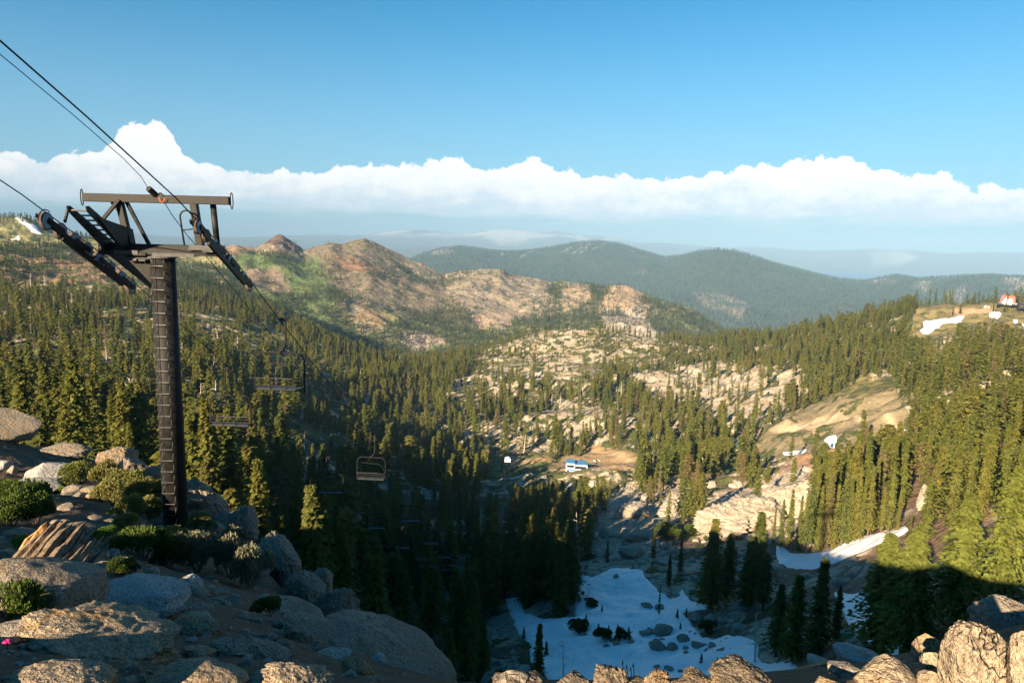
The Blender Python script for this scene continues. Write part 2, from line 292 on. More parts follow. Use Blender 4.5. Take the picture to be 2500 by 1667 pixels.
# ------------------------------------------------ what covers the ground where
def sdist(poly, qx, qy):
    poly = np.asarray(poly, float); d = np.full(qx.shape, 1e9); ins = np.zeros(qx.shape, bool)
    n = len(poly)
    for k in range(n):
        (x1, y1), (x2, y2) = poly[k], poly[(k+1) % n]
        dx, dy = x2-x1, y2-y1; t = np.clip(((qx-x1)*dx+(qy-y1)*dy)/(dx*dx+dy*dy+1e-9), 0, 1)
        d = np.minimum(d, np.hypot(qx-x1-t*dx, qy-y1-t*dy))
        cr_ = ((y1 > qy) != (y2 > qy)) & (qx < (x2-x1)*(qy-y1)/((y2-y1) if y2 != y1 else 1e-9)+x1); ins ^= cr_
    return np.where(ins, -d, d)
def region(poly, qx, qy, D, dlo, dhi, soft=8):
    out = np.zeros(qx.shape); p = np.asarray(poly, float)
    m = (D > dlo) & (D < dhi) & (qx > p[:, 0].min()-40) & (qx < p[:, 0].max()+40) & (qy > p[:, 1].min()-40) & (qy < p[:, 1].max()+40)
    if m.any(): out[m] = sstep(-sdist(p, qx[m], qy[m]), -soft, soft)
    return out
def cr5(l): return [(1200+a/2.541, 1050+b/2.541) for a, b in l]
def cr6(l): return [(1800+a/2.351, 1000+b/2.351) for a, b in l]
def cr4(l): return [(600+a/2.541, 1050+b/2.541) for a, b in l]
SNOW = {  # name: (outlines, near, far, thickness)
 'bowl': ([cr5([(90,1030),(200,1120),(330,1160),(520,1180),(640,1260),(700,1500),(400,1530),(300,1450),(250,1330),(160,1260)]), cr5([(560,905),(620,920),(690,880),(740,858),(840,852),(940,880),(1000,950),(1060,1000),(1110,1025),(1190,985),(1225,1040),(1330,1060),(1330,1130),(1180,1130),(1230,1200),(1300,1290),(1380,1310),(1460,1285),(1560,1330),(1650,1350),(1650,1440),(1700,1480),(1900,1490),(1900,1600),(600,1700),(400,1600),(330,1500),(240,1410),(230,1350),(340,1300),(350,1240),(300,1200),(180,1185),(105,1100),(110,1040),(165,1050),(200,1130),(330,1160),(520,1160),(510,1080)]),
           cr6([(560,1070),(690,1066),(800,1130),(950,1200),(960,1480),(900,1480),(820,1330),(750,1330),(660,1270),(600,1200)]),
           cr6([(-40,1320),(100,1345),(125,1400),(118,1475),(330,1488),(350,1600),(-40,1700)]),
           cr4([(805,1265),(860,1262),(990,1245),(960,1275),(830,1292)]), cr4([(900,1345),(968,1322),(960,1345)]), cr4([(1150,1440),(1220,1470),(1180,1480)]),
           cr4([(395,830),(440,820),(440,850),(400,850)])], 70, 215, 0.6),
 'strip': ([[(1896,1338),(1945,1349),(2013,1345),(2072,1326),(2123,1309),(2166,1302),(2208,1283),(2216,1295),(2170,1325),(2132,1366),(2050,1386),(1949,1391),(1904,1376)],
            [(1712,1280),(1739,1273),(1771,1275),(1806,1292),(1835,1284),(1833,1316),(1790,1309),(1720,1298)]], 150, 330, 0.4),
 'slope': ([[(2206,1036),(2250,1030),(2315,1014),(2299,1042),(2210,1042)], [(2012,1076),(2026,1080),(2041,1090),(2032,1107),(2010,1100)], [(1913,1110),(1968,1106),(1966,1114),(1916,1118)],
            [(2310,1130),(2345,1127),(2345,1172),(2312,1172)], [(2326,1104),(2345,1102),(2343,1114),(2328,1114)], [(2400,873),(2418,871),(2416,893),(2404,893)], [(2340,878),(2360,876),(2345,883)],
            [(1796,1092),(1812,1088),(1810,1106),(1798,1104)], [(2488,966),(2520,960),(2520,974),(2490,975)], [(1944,1118),(1960,1116),(1956,1126)]], 230, 760, 0.6),
 'summit': ([[(2249,788),(2275,781),(2320,779),(2359,779),(2345,790),(2324,797),(2290,806),(2262,816),(2245,815),(2256,800)], [(2416,776),(2449,774),(2442,785),(2419,784)], [(2170,793),(2184,784),(2202,779),(2196,789),(2180,795)], [(2471,793),(2483,794),(2480,799)], [(2490,797),(2510,800),(2505,804)]], 640, 1010, 1.2),
 'left_hill': ([[(35,553),(55,555),(85,566),(105,580),(85,578),(50,563)], [(28,594),(45,592),(48,598),(30,598)]], 1500, 2260, 1.3),
}
BARE = [  # open ground: outline, near, far, share of trees that stay
 ([(1165,1185),(1215,1125),(1330,1118),(1350,1150),(1290,1180),(1210,1205)], 380, 520, .02),
 ([(1350,1155),(1440,1085),(1560,1125),(1550,1150),(1440,1160),(1360,1160)], 380, 520, .04),
 ([(1690,1205),(1720,1140),(1800,1130),(1830,1180),(1800,1205),(1740,1220)], 330, 500, .05),
 ([(1415,1245),(1560,1195),(1710,1195),(1720,1250),(1560,1300),(1440,1270)], 180, 330, .12),
 ([(1705,1235),(1850,1185),(1955,1170),(1990,1225),(1940,1290),(1790,1305),(1715,1280)], 180, 400, .06),
 ([(1440,1300),(1520,1275),(1600,1320),(1570,1400),(1440,1390)], 150, 330, .04),
 ([(1600,1300),(1720,1270),(1900,1320),(1900,1420),(1640,1420)], 140, 330, .18),
 ([(1170,870),(1240,838),(1330,800),(1520,805),(1620,832),(1600,900),(1440,885),(1380,940),(1200,905)], 560, 1120, .30),
 ([(1380,880),(1470,850),(1500,870),(1440,1000),(1330,1050),(1340,980)], 560, 1000, .3),
 ([(1540,925),(1700,890),(1900,900),(1960,960),(1860,1065),(1700,1010),(1560,965)], 470, 1000, .20),
 ([(1120,925),(1280,910),(1310,970),(1180,1000),(1080,985)], 560, 950, .4),
 ([(1100,1050),(1250,1030),(1400,990),(1500,1000),(1480,1060),(1300,1100),(1130,1080)], 430, 700, .45),
 ([(1820,1075),(1950,1005),(2060,955),(2170,925),(2210,1000),(2230,1040),(2180,1060),(2080,1085),(1950,1115),(1850,1110)], 250, 620, .02),
 ([(2050,935),(2200,920),(2190,960),(2070,975)], 400, 700, .1),
 ([(2210,800),(2240,752),(2330,740),(2560,738),(2560,795),(2440,800),(2380,795),(2260,830)], 640, 1010, .03),
 ([(2250,980),(2400,960),(2500,950),(2500,1000),(2300,1030)], 300, 520, .35),
 ([(1880,1325),(2010,1368),(2080,1345),(2240,1300),(2260,1330),(2180,1470),(2000,1460),(1880,1400)], 70, 260, .0),
 ([(2295,1100),(2360,1090),(2370,1180),(2300,1190)], 180, 420, .1),
 ([(2220,1170),(2290,1160),(2280,1270),(2215,1270)], 130, 300, .15),
 ([(2430,1080),(2520,1080),(2520,1170),(2420,1180)], 130, 300, .3),
 ([(90,660),(250,628),(330,640),(400,700),(330,730),(200,740),(60,700)], 950, 1800, .12),
 ([(240,760),(420,740),(470,790),(430,870),(330,850)], 600, 1200, .25),
 ([(470,780),(560,770),(700,830),(760,900),(600,890),(480,860)], 500, 1200, .35),
 ([(590,850),(720,880),(760,920),(600,930)], 450, 900, .4),
 ([(680,1110),(760,1095),(830,1140),(840,1190),(700,1180)], 200, 420, .05),
 ([(650,760),(780,770),(900,840),(980,880),(900,890),(760,860)], 1130, 1900, .05),
 ([(-100,540),(110,550),(200,585),(520,620),(540,645),(420,640),(260,620),(180,640),(60,610),(-100,600)], 1800, 2400, .06),
]
FOREST2 = [  # wooded parts of the red ridge
 ([(420,650),(500,665),(560,690),(640,735),(700,760),(600,800),(430,760),(400,700)], .85),
 ([(640,745),(700,725),(770,712),(770,742),(710,765),(660,775)], .95), ([(780,775),(800,712),(830,705),(860,745),(910,750),(870,800),(830,870),(780,850),(740,790)], .9),
 ([(625,612),(700,622),(730,640),(700,650),(640,640)], .4), ([(690,640),(800,650),(860,670),(850,690),(720,680)], .4), ([(785,655),(830,655),(830,700),(800,700)], .5),
 ([(860,770),(960,790),(1010,760),(1060,760),(1120,745),(1200,790),(1290,770),(1300,730),(1350,698),(1400,705),(1430,690),(1490,705),(1590,730),(1700,770),(1850,850),(1850,900),(1300,930),(1000,930),(900,900),(850,830)], .92),
 ([(1060,665),(1150,660),(1180,690),(1120,720),(1060,700),(980,660)], .3), ([(930,640),(1000,650),(1080,690),(1060,700),(1000,690)], .45),
 ([(1150,655),(1300,680),(1300,700),(1200,690)], .35),
]
BARE2 = [([(1370,705),(1440,695),(1440,740),(1380,770),(1365,740)], .15), ([(1465,740),(1500,695),(1560,710),(1570,760),(1480,760)], .2), ([(1465,775),(1570,770),(1620,840),(1480,830)], .12), ([(1150,780),(1240,770),(1250,805),(1170,810)], .1),
         ([(815,745),(870,735),(950,790),(940,815),(860,790)], .1), ([(970,830),(1060,815),(1090,850),(1010,870)], .15), ([(1660,790),(1700,800),(1690,850),(1640,830)], .3),
         ([(1180,660),(1330,690),(1340,740),(1240,790),(1150,760),(1090,720),(1120,690)], .15)]
J = 10*fbm(X/np.maximum(RG/22, 2)[None], Y/np.maximum(RG/22, 2)[None], o=4, s=81)
QX, QY = PX+J, PY+J*0.6*np.sin(J)
RGb = np.broadcast_to(RG[None], X.shape)
SN = {k: np.max([region(p, QX, QY, RGb, v[1], v[2], 5) for p in v[0]], axis=0) for k, v in SNOW.items()}
snow_all = np.max(list(SN.values()), axis=0)
def build_cover():
    soil = np.zeros(X.shape+(3,)); rock = np.zeros(X.shape); veg = np.zeros(X.shape)
    D = RGb; n1 = fbm(X/np.maximum(D/9, 4), Y/np.maximum(D/9, 4), o=4, s=91); 
    def setc(w, c, r=None, v=None):
        nonlocal soil, rock, veg
        soil = soil*(1-w[..., None])+np.array(c)*w[..., None]
        if r is not None: rock = rock*(1-w)+r*w
        if v is not None: veg = veg*(1-w)+v*w
    one = np.ones(X.shape)
    setc(one, (.085, .062, .042), .20, .26)
    setc(one*(D > 60), (.10, .085, .05), .42, .42)
    setc((D > 60)*(D < 1130)*(PX < 950)*1., (.11, .09, .055), .44, .56)
    setc((D > 330)*(D < 1130)*sstep(PX, 980, 1100), (.15, .13, .07), .56, .52)
    setc((D > 90)*(D < 330)*(PX > 1900)*1., (.22, .14, .09), .40, .25)
    setc((D > 100)*(D < 240)*(PX > 1150)*(PX < 1900)*1., (.14, .10, .07), .55, .36)
    def reg(p, lo, hi, c, r, v, s=8): setc(region(p, QX, QY, D, lo, hi, s), c, r, v)
    reg([(1160,1190),(1210,1120),(1340,1115),(1350,1155),(1290,1190),(1210,1210)], 360, 540, (.085,.125,.035), .05, .5)
    reg([(1330,1150),(1440,1080),(1580,1120),(1570,1150),(1440,1165),(1350,1165)], 360, 540, (.27,.19,.11), .1, .3)
    reg([(1240,1128),(1350,1118),(1350,1126),(1250,1140)], 360, 540, (.32,.22,.12), .0, .0, 4)
    reg([(1440,1133),(1560,1136),(1560,1142),(1440,1138)], 360, 560, (.38,.27,.16), 0, 0, 3)
    reg([(1440,1095),(1500,1103),(1545,1130),(1535,1135),(1480,1108)], 360, 560, (.38,.27,.16), 0, 0, 3)
    reg([(1670,1215),(1720,1130),(1810,1120),(1850,1180),(1800,1215),(1740,1225)], 320, 520, (.11,.12,.05), .15, .45)
    reg([(1350,1240),(1450,1225),(1560,1185),(1710,1190),(1720,1250),(1590,1300),(1440,1280)], 180, 340, (.3,.24,.17), .92, .12)
    reg([(1690,1240),(1850,1180),(1960,1165),(1995,1225),(1940,1300),(1790,1310),(1690,1290)], 180, 400, (.3,.24,.17), .98, .08)
    reg([(1440,1300),(1520,1270),(1610,1320),(1580,1400),(1440,1390)], 150, 330, (.3,.22,.14), .95, .1)
    reg([(1160,875),(1240,830),(1330,795),(1520,800),(1640,832),(1600,900),(1440,885),(1380,940),(1200,915)], 540, 1130, (.27,.21,.12), .60, .50)
    reg([(1540,925),(1700,890),(1900,890),(1970,960),(1870,1065),(1700,1010),(1560,965)], 470, 1000, (.24,.2,.13), .84, .30)
    reg([(1110,925),(1280,905),(1310,975),(1180,1005),(1060,990)], 540, 950, (.22,.18,.11), .74, .42)
    reg([(1080,1050),(1250,1030),(1400,985),(1500,1000),(1480,1060),(1300,1110),(1110,1090)], 420, 700, (.22,.18,.11), .74, .42)
    reg([(1810,1080),(1950,1000),(2060,955),(2150,935),(2200,1000),(2230,1050),(2180,1070),(2080,1090),(1950,1120),(1840,1120)], 240, 640, (.20,.165,.10), .14, .40)
    reg([(1880,1068),(1930,1056),(1985,1040),(2050,1028),(2200,1034),(2200,1040),(2060,1036),(2000,1052),(1985,1078),(1965,1060),(1890,1072)], 240, 640, (.42,.31,.2), 0, 0, 3)
    reg([(2040,930),(2200,915),(2190,965),(2070,975)], 400, 720, (.16,.14,.06), .2, .5)
    reg([(2200,830),(2240,745),(2330,735),(2600,730),(2600,800),(2440,805),(2380,800),(2260,840)], 640, 1010, (.18,.15,.07), .05, .40)
    reg([(2326,757),(2420,755),(2440,770),(2330,770)], 780, 1010, (.34,.24,.14), 0, .05, 4)
    reg([(2250,980),(2400,960),(2520,950),(2520,1010),(2300,1035)], 280, 540, (.17,.15,.07), .4, .45)
    # terrain beyond the near valley
    setc((D > 1130)*1., (.15,.15,.07), .30, .42)
    L5 = (D > 1500)*(D < 3000)*1.
    setc((D > 1130)*(D < 1950)*(PX < 560)*1., (.21,.14,.085), .12, .5)
    setc((D > 1700)*(D < 3000)*(PX < 560)*1., (.20,.19,.085), .08, .25)
    for p, c, r, v in [([(530,600),(640,590),(900,570),(1100,660),(1200,760),(1150,800),(1000,790),(880,740),(800,700),(700,640),(560,640)], (.155,.125,.085), .26, .36),
                       ([(540,640),(620,620),(700,640),(780,640),(800,690),(860,750),(760,800),(640,760),(560,690)], (.085,.115,.042), .10, .3),
                       ([(520,605),(600,600),(620,610),(600,625),(530,640)], (.3,.2,.12), .1, .05), ([(640,575),(670,570),(720,590),(745,615),(735,628),(690,618),(640,600)], (.10,.07,.056), .25, .0),
                       ([(600,665),(680,670),(710,715),(650,730),(590,700)], (.21,.155,.105), .35, .25), ([(820,640),(900,640),(960,660),(900,680),(830,670)], (.17,.105,.065), .1, .25),
                       ([(980,630),(1060,655),(1080,700),(1020,690)], (.27,.23,.16), .4, .2),
                       ([(1070,655),(1200,650),(1350,685),(1360,780),(1250,810),(1150,780),(1080,710)], (.21,.175,.125), .5, .36), ([(1370,700),(1440,690),(1440,745),(1380,775)], (.29,.22,.15), .4, .3),
                       ([(1455,760),(1500,690),(1570,710),(1590,780),(1480,770)], (.3,.22,.14), .3, .25), ([(1460,770),(1560,765),(1640,850),(1480,835)], (.33,.29,.24), .5, .12), ([(1150,780),(1240,770),(1250,805),(1170,810)], (.33,.24,.17), .4, .2),
                       ([(815,745),(870,735),(950,790),(940,815),(860,790)], (.25,.18,.10), .4, .3), ([(970,830),(1060,815),(1090,850),(1010,870)], (.34,.28,.2), .7, .2)]:
        setc(region(p, QX, QY, D, 1500, 3000, 9)*L5, c, r, v)
    reg([(700,760),(800,770),(900,830),(1000,880),(900,890),(760,850)], 1200, 2000, (.10,.13,.05), .0, .5, 10)
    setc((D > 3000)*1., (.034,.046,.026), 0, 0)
    pal = sstep(n1+0.25*fbm(X/260, Y/260, o=3, s=95), .34, .62)*(D > 4300)*(D < 9500)
    setc(pal*.75, (.26,.22,.18), 0, 0)
    for p, c, w in [([(1050,604),(1090,600),(1110,618),(1095,632),(1050,620)], (.27,.24,.2), .9), ([(1690,720),(1740,712),(1830,740),(1810,790),(1740,770),(1700,745)], (.3,.23,.19), .6), ([(2100,690),(2160,682),(2200,695),(2180,702),(2140,700)], (.3,.25,.19), .6),
                    ([(2230,712),(2260,695),(2320,685),(2270,702),(2260,718)], (.33,.28,.22), .8), ([(2310,720),(2360,712),(2350,740),(2320,735)], (.3,.26,.22), .6), ([(2455,695),(2510,685),(2510,720),(2480,712)], (.34,.28,.25), .8),
                    ([(2140,700),(2148,708),(2142,716)], (.32,.26,.2), .8), ([(1760,820),(1860,818),(1920,828),(1850,836)], (.19,.21,.06), 1)]:
        setc(region(p, QX+J*.5, QY+J*.3, D, 3200, 9500, 6)*w, c, 0, 0)
    for a, b in [((1222,630),(1246,614)), ((1272,632),(1316,610)), ((1400,626),(1440,598)), ((1370,624),(1420,596)), ((1444,620),(1475,597)), ((1418,627),(1432,612))]:
        setc(region([(a[0]-2, a[1]), (a[0]+3, a[1]), (b[0]+3, b[1]), (b[0]-2, b[1])], PX, PY, D, 4300, 9500, 2.5), (.36,.32,.26), 0, 0)
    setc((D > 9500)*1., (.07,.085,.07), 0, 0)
    fr = sstep(ridge(X/2600, Y/2600, o=4, s=97)+n1*.4, .40, .85)*(D > 23000)*sstep(Z, -100, 260)
    setc(fr*.9, (.60,.56,.52), 0, 0)
    setc(region([(2120,625),(2150,607),(2200,612),(2240,630),(2200,650),(2130,650)], QX+J, QY, D, 23000, 36000, 10)*sstep(n1, -.25, .2)*.8, (.55,.52,.5), 0, 0)
    setc(region([(1180,575),(1200,558),(1290,560),(1340,590),(1220,600)], QX+J, QY, D, 23000, 36000, 10)*sstep(n1, -.3, .2)*.7, (.5,.48,.46), 0, 0)
    return soil, np.clip(rock, 0, 1), np.clip(veg, 0, 1)
SOIL, ROCK, VEG = build_cover()
# steeper ground shows rock
gz = np.gradient(Z, axis=1)/np.gradient(RG)[None]
ROCK = np.clip(ROCK + np.where((RGb < 1130), .35*sstep(np.abs(gz), .75, 1.3), 0), 0, 1)

def nodemat(name):
    m = bpy.data.materials.new(name); m.use_nodes = True; n = NT(m.node_tree); n.n.clear()
    out = n.new('ShaderNodeOutputMaterial'); return m, n, out
def principled(n, out, col, rough=0.8, spec=0.25, metal=0.0, normal=None, **k):
    b = n.new('ShaderNodeBsdfPrincipled'); n.put(b.inputs['Base Color'], col); n.put(b.inputs['Roughness'], rough); n.put(b.inputs['Specular IOR Level'], spec); n.put(b.inputs['Metallic'], metal)
    if normal is not None: n.l.new(normal, b.inputs['Normal'])
    for a, v in k.items(): n.put(b.inputs[a], v)
    if out is not None: n.l.new(b.outputs[0], out.inputs[0])
    return b
def bump(n, h, strength, dist):
    b = n.new('ShaderNodeBump', ins={'Strength': strength, 'Distance': dist, 'Height': h}); return b.outputs[0]

def terrain_material(name, sa, sv, crack, rockA, rockB, vegA, vegB, bdist, fine):
    m, n, out = nodemat(name); pos = n.new('ShaderNodeNewGeometry').outputs['Position']
    soil = n.new('ShaderNodeAttribute', attribute_name='soil').outputs['Color']
    rw = n.new('ShaderNodeAttribute', attribute_name='rock').outputs['Fac']; vw = n.new('ShaderNodeAttribute', attribute_name='veg').outputs['Fac']
    n1 = n.noise(pos, 1/sa, 6, 0.62); n2 = n.noise(n.vm('ADD', pos, (31.7, 9.1, 3.3)), 1/sv, 5, 0.62); n3 = n.noise(pos, 1/fine, 4, 0.6)
    rm = n.step(n.m('ADD', rw, n.m('MULTIPLY', n.m('SUBTRACT', n1, 0.5), 2.2)), 0.46, 0.56)
    vm_ = n.step(n.m('ADD', vw, n.m('MULTIPLY', n.m('SUBTRACT', n2, 0.5), 2.2)), 0.50, 0.56)
    stretched = n.vm('MULTIPLY', pos, (1.0, 1.0, 2.2))
    ck = n.voro(n.vm('ADD', stretched, n.vm('MULTIPLY', n.noise(pos, 1.3/crack, 3, out='Color'), (crack*1.8,)*3)), 1/crack, 'DISTANCE_TO_EDGE')
    line = n.m('SUBTRACT', 1.0, n.step(ck, 0.0, 0.07))
    rc = n.mix(n.step(n3, 0.3, 0.7), rockA, rockB)
    rc = n.mix(n.step(n.noise(pos, 0.4/crack, 4), 0.52, 0.68), rc, (0.36, 0.27, 0.17))
    rc = n.mix(n.m('MULTIPLY', n.m('MULTIPLY', line, n.step(n1, .4, .6)), 0.45), rc, (0.10, 0.08, 0.055))
    so = n.mix(1.0, soil, n.mix(n3, (0.55, 0.55, 0.55), (1.45, 1.45, 1.45)), 'MULTIPLY')
    c = n.mix(rm, so, rc)
    vc = n.mix(n.step(n.noise(pos, 2.2/sv, 4), 0.35, 0.65), vegA, vegB)
    c = n.mix(vm_, c, vc)
    hh = n.m('ADD', n.m('ADD', n.m('MULTIPLY', n1, 1.0), n.m('MULTIPLY', n3, 0.5)), n.m('MULTIPLY', n.m('MULTIPLY', line, rm), -0.45))
    hh = n.m('ADD', hh, n.m('MULTIPLY', n.m('MULTIPLY', vm_, n.noise(pos, 5/sv, 3)), 0.8))
    principled(n, out, c, 0.9, 0.15, normal=bump(n, hh, 0.9, bdist))
    return m
GR_A, GR_B = (.33, .275, .20), (.46, .40, .315)
MT = {
 'ground': terrain_material('near_ground', 0.9, 0.8, 0.7, (.19, .17, .145), (.26, .235, .20), (.035, .05, .02), (.07, .085, .03), 0.10, 0.12),
 'valley': terrain_material('valley_ground', 24.0, 11.0, 9.0, GR_A, GR_B, (.050, .066, .022), (.11, .115, .042), 1.6, 1.4),
 'ridge': terrain_material('ridge_ground', 55.0, 22.0, 40.0, (.20, .165, .13), (.27, .23, .185), (.045, .065, .025), (.09, .12, .04), 8.0, 9.0),
 'far': terrain_material('mountain_ground', 300.0, 90.0, 900.0, (.3, .27, .23), (.36, .32, .28), (.03, .045, .022), (.05, .07, .03), 30.0, 45.0),
}
def add_mesh(name, verts, faces, mat=None, smooth=True, attrs=None, parent=None, link=True):
    me = bpy.data.meshes.new(name); v = np.asarray(verts, np.float32); f = np.asarray(faces, np.int32)
    me.vertices.add(len(v)); me.vertices.foreach_set('co', v.ravel())
    k = f.shape[1]; me.loops.add(f.size); me.loops.foreach_set('vertex_index', f.ravel())
    me.polygons.add(len(f)); me.polygons.foreach_set('loop_start', np.arange(0, f.size, k, dtype=np.int32)); me.polygons.foreach_set('loop_total', np.full(len(f), k, np.int32))
    me.polygons.foreach_set('use_smooth', np.full(len(f), smooth))
    for a, d in (attrs or {}).items():
        if d.ndim == 2:
            at = me.attributes.new(a, 'FLOAT_COLOR', 'POINT'); at.data.foreach_set('color', np.concatenate([d, np.ones((len(d), 1))], 1).astype(np.float32).ravel())
        else: at = me.attributes.new(a, 'FLOAT', 'POINT'); at.data.foreach_set('value', d.astype(np.float32))
    me.update(calc_edges=True)
    if mat: me.materials.append(mat)
    if not link: return me
    o = bpy.data.objects.new(name, me); C.objects.link(o)
    if parent: o.parent = parent
    return o
def tag(o, label=None, cat=None, group=None, kind=None):
    for k, v in (('label', label), ('category', cat), ('group', group), ('kind', kind)):
        if v: o[k] = v
    return o
NAZ = len(AZ)
def sheet(name, j0, j1, mat, label):
    nj = j1-j0+1; ii, jj = np.meshgrid(np.arange(NAZ), np.arange(nj-1), indexing='ij')
    a = ii*nj+jj; b = ((ii+1) % NAZ)*nj+jj
    F4 = np.stack([a, a+1, b+1, b], -1).reshape(-1, 4)
    sl = (slice(None), slice(j0, j1+1))
    V = np.stack([X[sl], Y[sl], Z[sl]], -1).reshape(-1, 3)
    if j0 == 0:   # close the hole under the viewer
        c = len(V); V = np.vstack([V, [[0, 0, Z[0, 0]-.0]]])
    at = {'soil': SOIL[sl].reshape(-1, 3), 'rock': ROCK[sl].ravel(), 'veg': VEG[sl].ravel()}
    if j0 == 0: at = {k: np.concatenate([d, d[:1]]) for k, d in at.items()}
    o = add_mesh(name, V, F4, mat, True, at)
    if j0 == 0:
        bm = bmesh.new(); bm.from_mesh(o.data); bm.verts.ensure_lookup_table()
        for i in range(NAZ): bm.faces.new((bm.verts[i*nj], bm.verts[((i+1) % NAZ)*nj], bm.verts[c])).smooth = True
        bm.to_mesh(o.data); bm.free()
    return tag(o, label, kind='structure')
def rj(d): return int(np.searchsorted(RG, d))
sheet('ground', 0, rj(60), MT['ground'], 'stony brown ground of the near ledge with scree')
sheet('valley', rj(60), rj(1130), MT['valley'], 'granite valley with forest floor and meadows')
sheet('hills', rj(1130), rj(3000), MT['ridge'], 'reddish brown ridge with green slopes and bare rock')
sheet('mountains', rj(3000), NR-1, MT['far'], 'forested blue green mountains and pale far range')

# snow: sheets that swell out of the ground where snow lies
def snow_material():
    m, n, out = nodemat('old_snow'); pos = n.new('ShaderNodeNewGeometry').outputs['Position']
    a = n.noise(pos, 0.35, 5, 0.6); b = n.noise(pos, 3.0, 4, 0.6); st = n.noise(n.vm('MULTIPLY', pos, (0.25, 1.2, 1.0)), 1.1, 4, 0.6)
    c = n.mix(n.step(b, 0.56, 0.78), (0.86, 0.88, 0.90), (0.66, 0.65, 0.62)); c = n.mix(n.m('MULTIPLY', n.step(a, 0.55, 0.75), 0.35), c, (0.55, 0.52, 0.47))
    principled(n, out, c, 0.55, 0.3, normal=bump(n, n.m('ADD', n.m('ADD', n.m('MULTIPLY', a, 1.2), n.m('MULTIPLY', b, 0.2)), st), 0.6, 0.5)); return m
M_SNOW = snow_material()
for key, nm, lab in [('bowl', 'snowfield', 'bluish shaded snow filling the rocky bowl below the ledge'), ('strip', 'snowfield', 'sunlit curved strip of snow under the right hand forest'),
                     ('slope', 'snowfield', 'small leftover snow patches on the right hand slope'), ('summit', 'snowfield', 'snow patches on the grassy summit at right'), ('left_hill', 'snowfield', 'thin snow streak high on the left hill')]:
    mk = SN[key]; q = mk > 0.02; js = np.nonzero(q.any(0))[0]; is_ = np.nonzero(q.any(1))[0]
    j0, j1, i0, i1 = js[0]-1, js[-1]+2, max(is_[0]-1, 0), min(is_[-1]+2, NA)
    sub = (slice(i0, i1), slice(j0, j1)); th = SNOW[key][3]
    Zs = Z[sub]+th*(mk[sub]-0.42+0.30*fbm(X[sub]/3.5, Y[sub]/3.5, o=4, s=101)*(mk[sub] < .97)+0.10*fbm(X[sub]/9, Y[sub]/9, o=3, s=102))
    ni, nj = Zs.shape; ii, jj = np.meshgrid(np.arange(ni-1), np.arange(nj-1), indexing='ij'); a = ii*nj+jj
    keep = (q[sub][:-1, :-1] | q[sub][1:, 1:] | q[sub][1:, :-1] | q[sub][:-1, 1:])
    F4 = np.stack([a, a+1, a+nj+1, a+nj], -1)[keep]
    used, inv = np.unique(F4, return_inverse=True)
    V = np.stack([X[sub], Y[sub], Zs], -1).reshape(-1, 3)[used]
    tag(add_mesh(nm, V, inv.reshape(-1, 4), M_SNOW), lab, kind='structure')

# the lake
m_, n_, o_ = nodemat('lake_water'); pos_ = n_.new('ShaderNodeNewGeometry').outputs['Position']
principled(n_, o_, (0.015, 0.09, 0.24), 0.6, 0.1, normal=bump(n_, n_.noise(pos_, 0.02, 4), 0.3, 2.0))
lk = []
for D_ in (9500, 24000): lk.append([(math.sin(a)*D_, math.cos(a)*D_, -700) for a in np.radians(np.linspace(17, 41.5, 30))])
tag(add_mesh('lake', np.array(lk[0]+lk[1]), np.array([(k, k+1, k+31, k+30) for k in range(29)]), m_), 'distant blue lake below the far range', kind='structure')

# haze
m_, n_, o_ = nodemat('haze'); vol = n_.new('ShaderNodeVolumePrincipled', ins={'Color': (0.20, 0.345, 0.54), 'Density': HAZE, 'Anisotropy': -0.25}); n_.l.new(vol.outputs[0], o_.inputs['Volume'])
vol.inputs['Density Attribute'].default_value = ''; vol.inputs['Temperature Attribute'].default_value = ''; m_.cycles.homogeneous_volume = True
zl, zh, R_ = float(Z.min())-1.2, float(max(Z.max(), 60))+8, 38000
hz = np.array([(sx*R_, sy*R_, z) for z in (zl, zh) for sy in (-1, 1) for sx in (-1, 1)], float)
tag(add_mesh('haze', hz, np.array([(0, 2, 3, 1), (4, 5, 7, 6), (0, 1, 5, 4), (2, 6, 7, 3), (0, 4, 6, 2), (1, 3, 7, 5)]), m_, False), 'pale blue evening haze over the valley and far ranges', kind='stuff')

# ------------------------------------------------ trees
def leaf_material(name, stops, transl=0.25):
    m, n, out = nodemat(name); oi = n.new('ShaderNodeObjectInfo'); pos = n.new('ShaderNodeNewGeometry').outputs['Position']
    cr = n.new('ShaderNodeValToRGB'); e = cr.color_ramp.elements
    for k, (p, c) in enumerate(stops):
        el_ = e[k] if k < 2 else e.new(p); el_.position = p; el_.color = (*c, 1)
    n.l.new(oi.outputs['Random'], cr.inputs[0])
    v = n.lin(n.noise(pos, 0.9, 3), 0.3, 0.7, 0.72, 1.3)
    c = n.mix(1.0, cr.outputs[0], n.new('ShaderNodeCombineColor', ins={0: v, 1: v, 2: v}).outputs[0], 'MULTIPLY')
    d = n.new('ShaderNodeBsdfDiffuse', ins={'Color': c}); t = n.new('ShaderNodeBsdfTranslucent', ins={'Color': c})
    mx = n.new('ShaderNodeMixShader', ins={0: transl, 1: d.outputs[0], 2: t.outputs[0]}); n.l.new(mx.outputs[0], out.inputs[0]); return m
GREEN = [(0.0, (.080, .098, .024)), (1.0, (.120, .112, .034)), (0.3, (.112, .122, .028)), (0.6, (.138, .132, .032)), (0.92, (.080, .100, .030)), (0.98, (.15, .115, .055))]
M_FIR = leaf_material('fir_needles', GREEN); M_FIRFAR = leaf_material('fir_needles_far', [(0.0, (.045, .068, .026)), (1.0, (.085, .085, .035)), (0.5, (.065, .085, .030)), (0.93, (.075, .085, .03))], 0.15)  # far needles are a darker green than the near ones
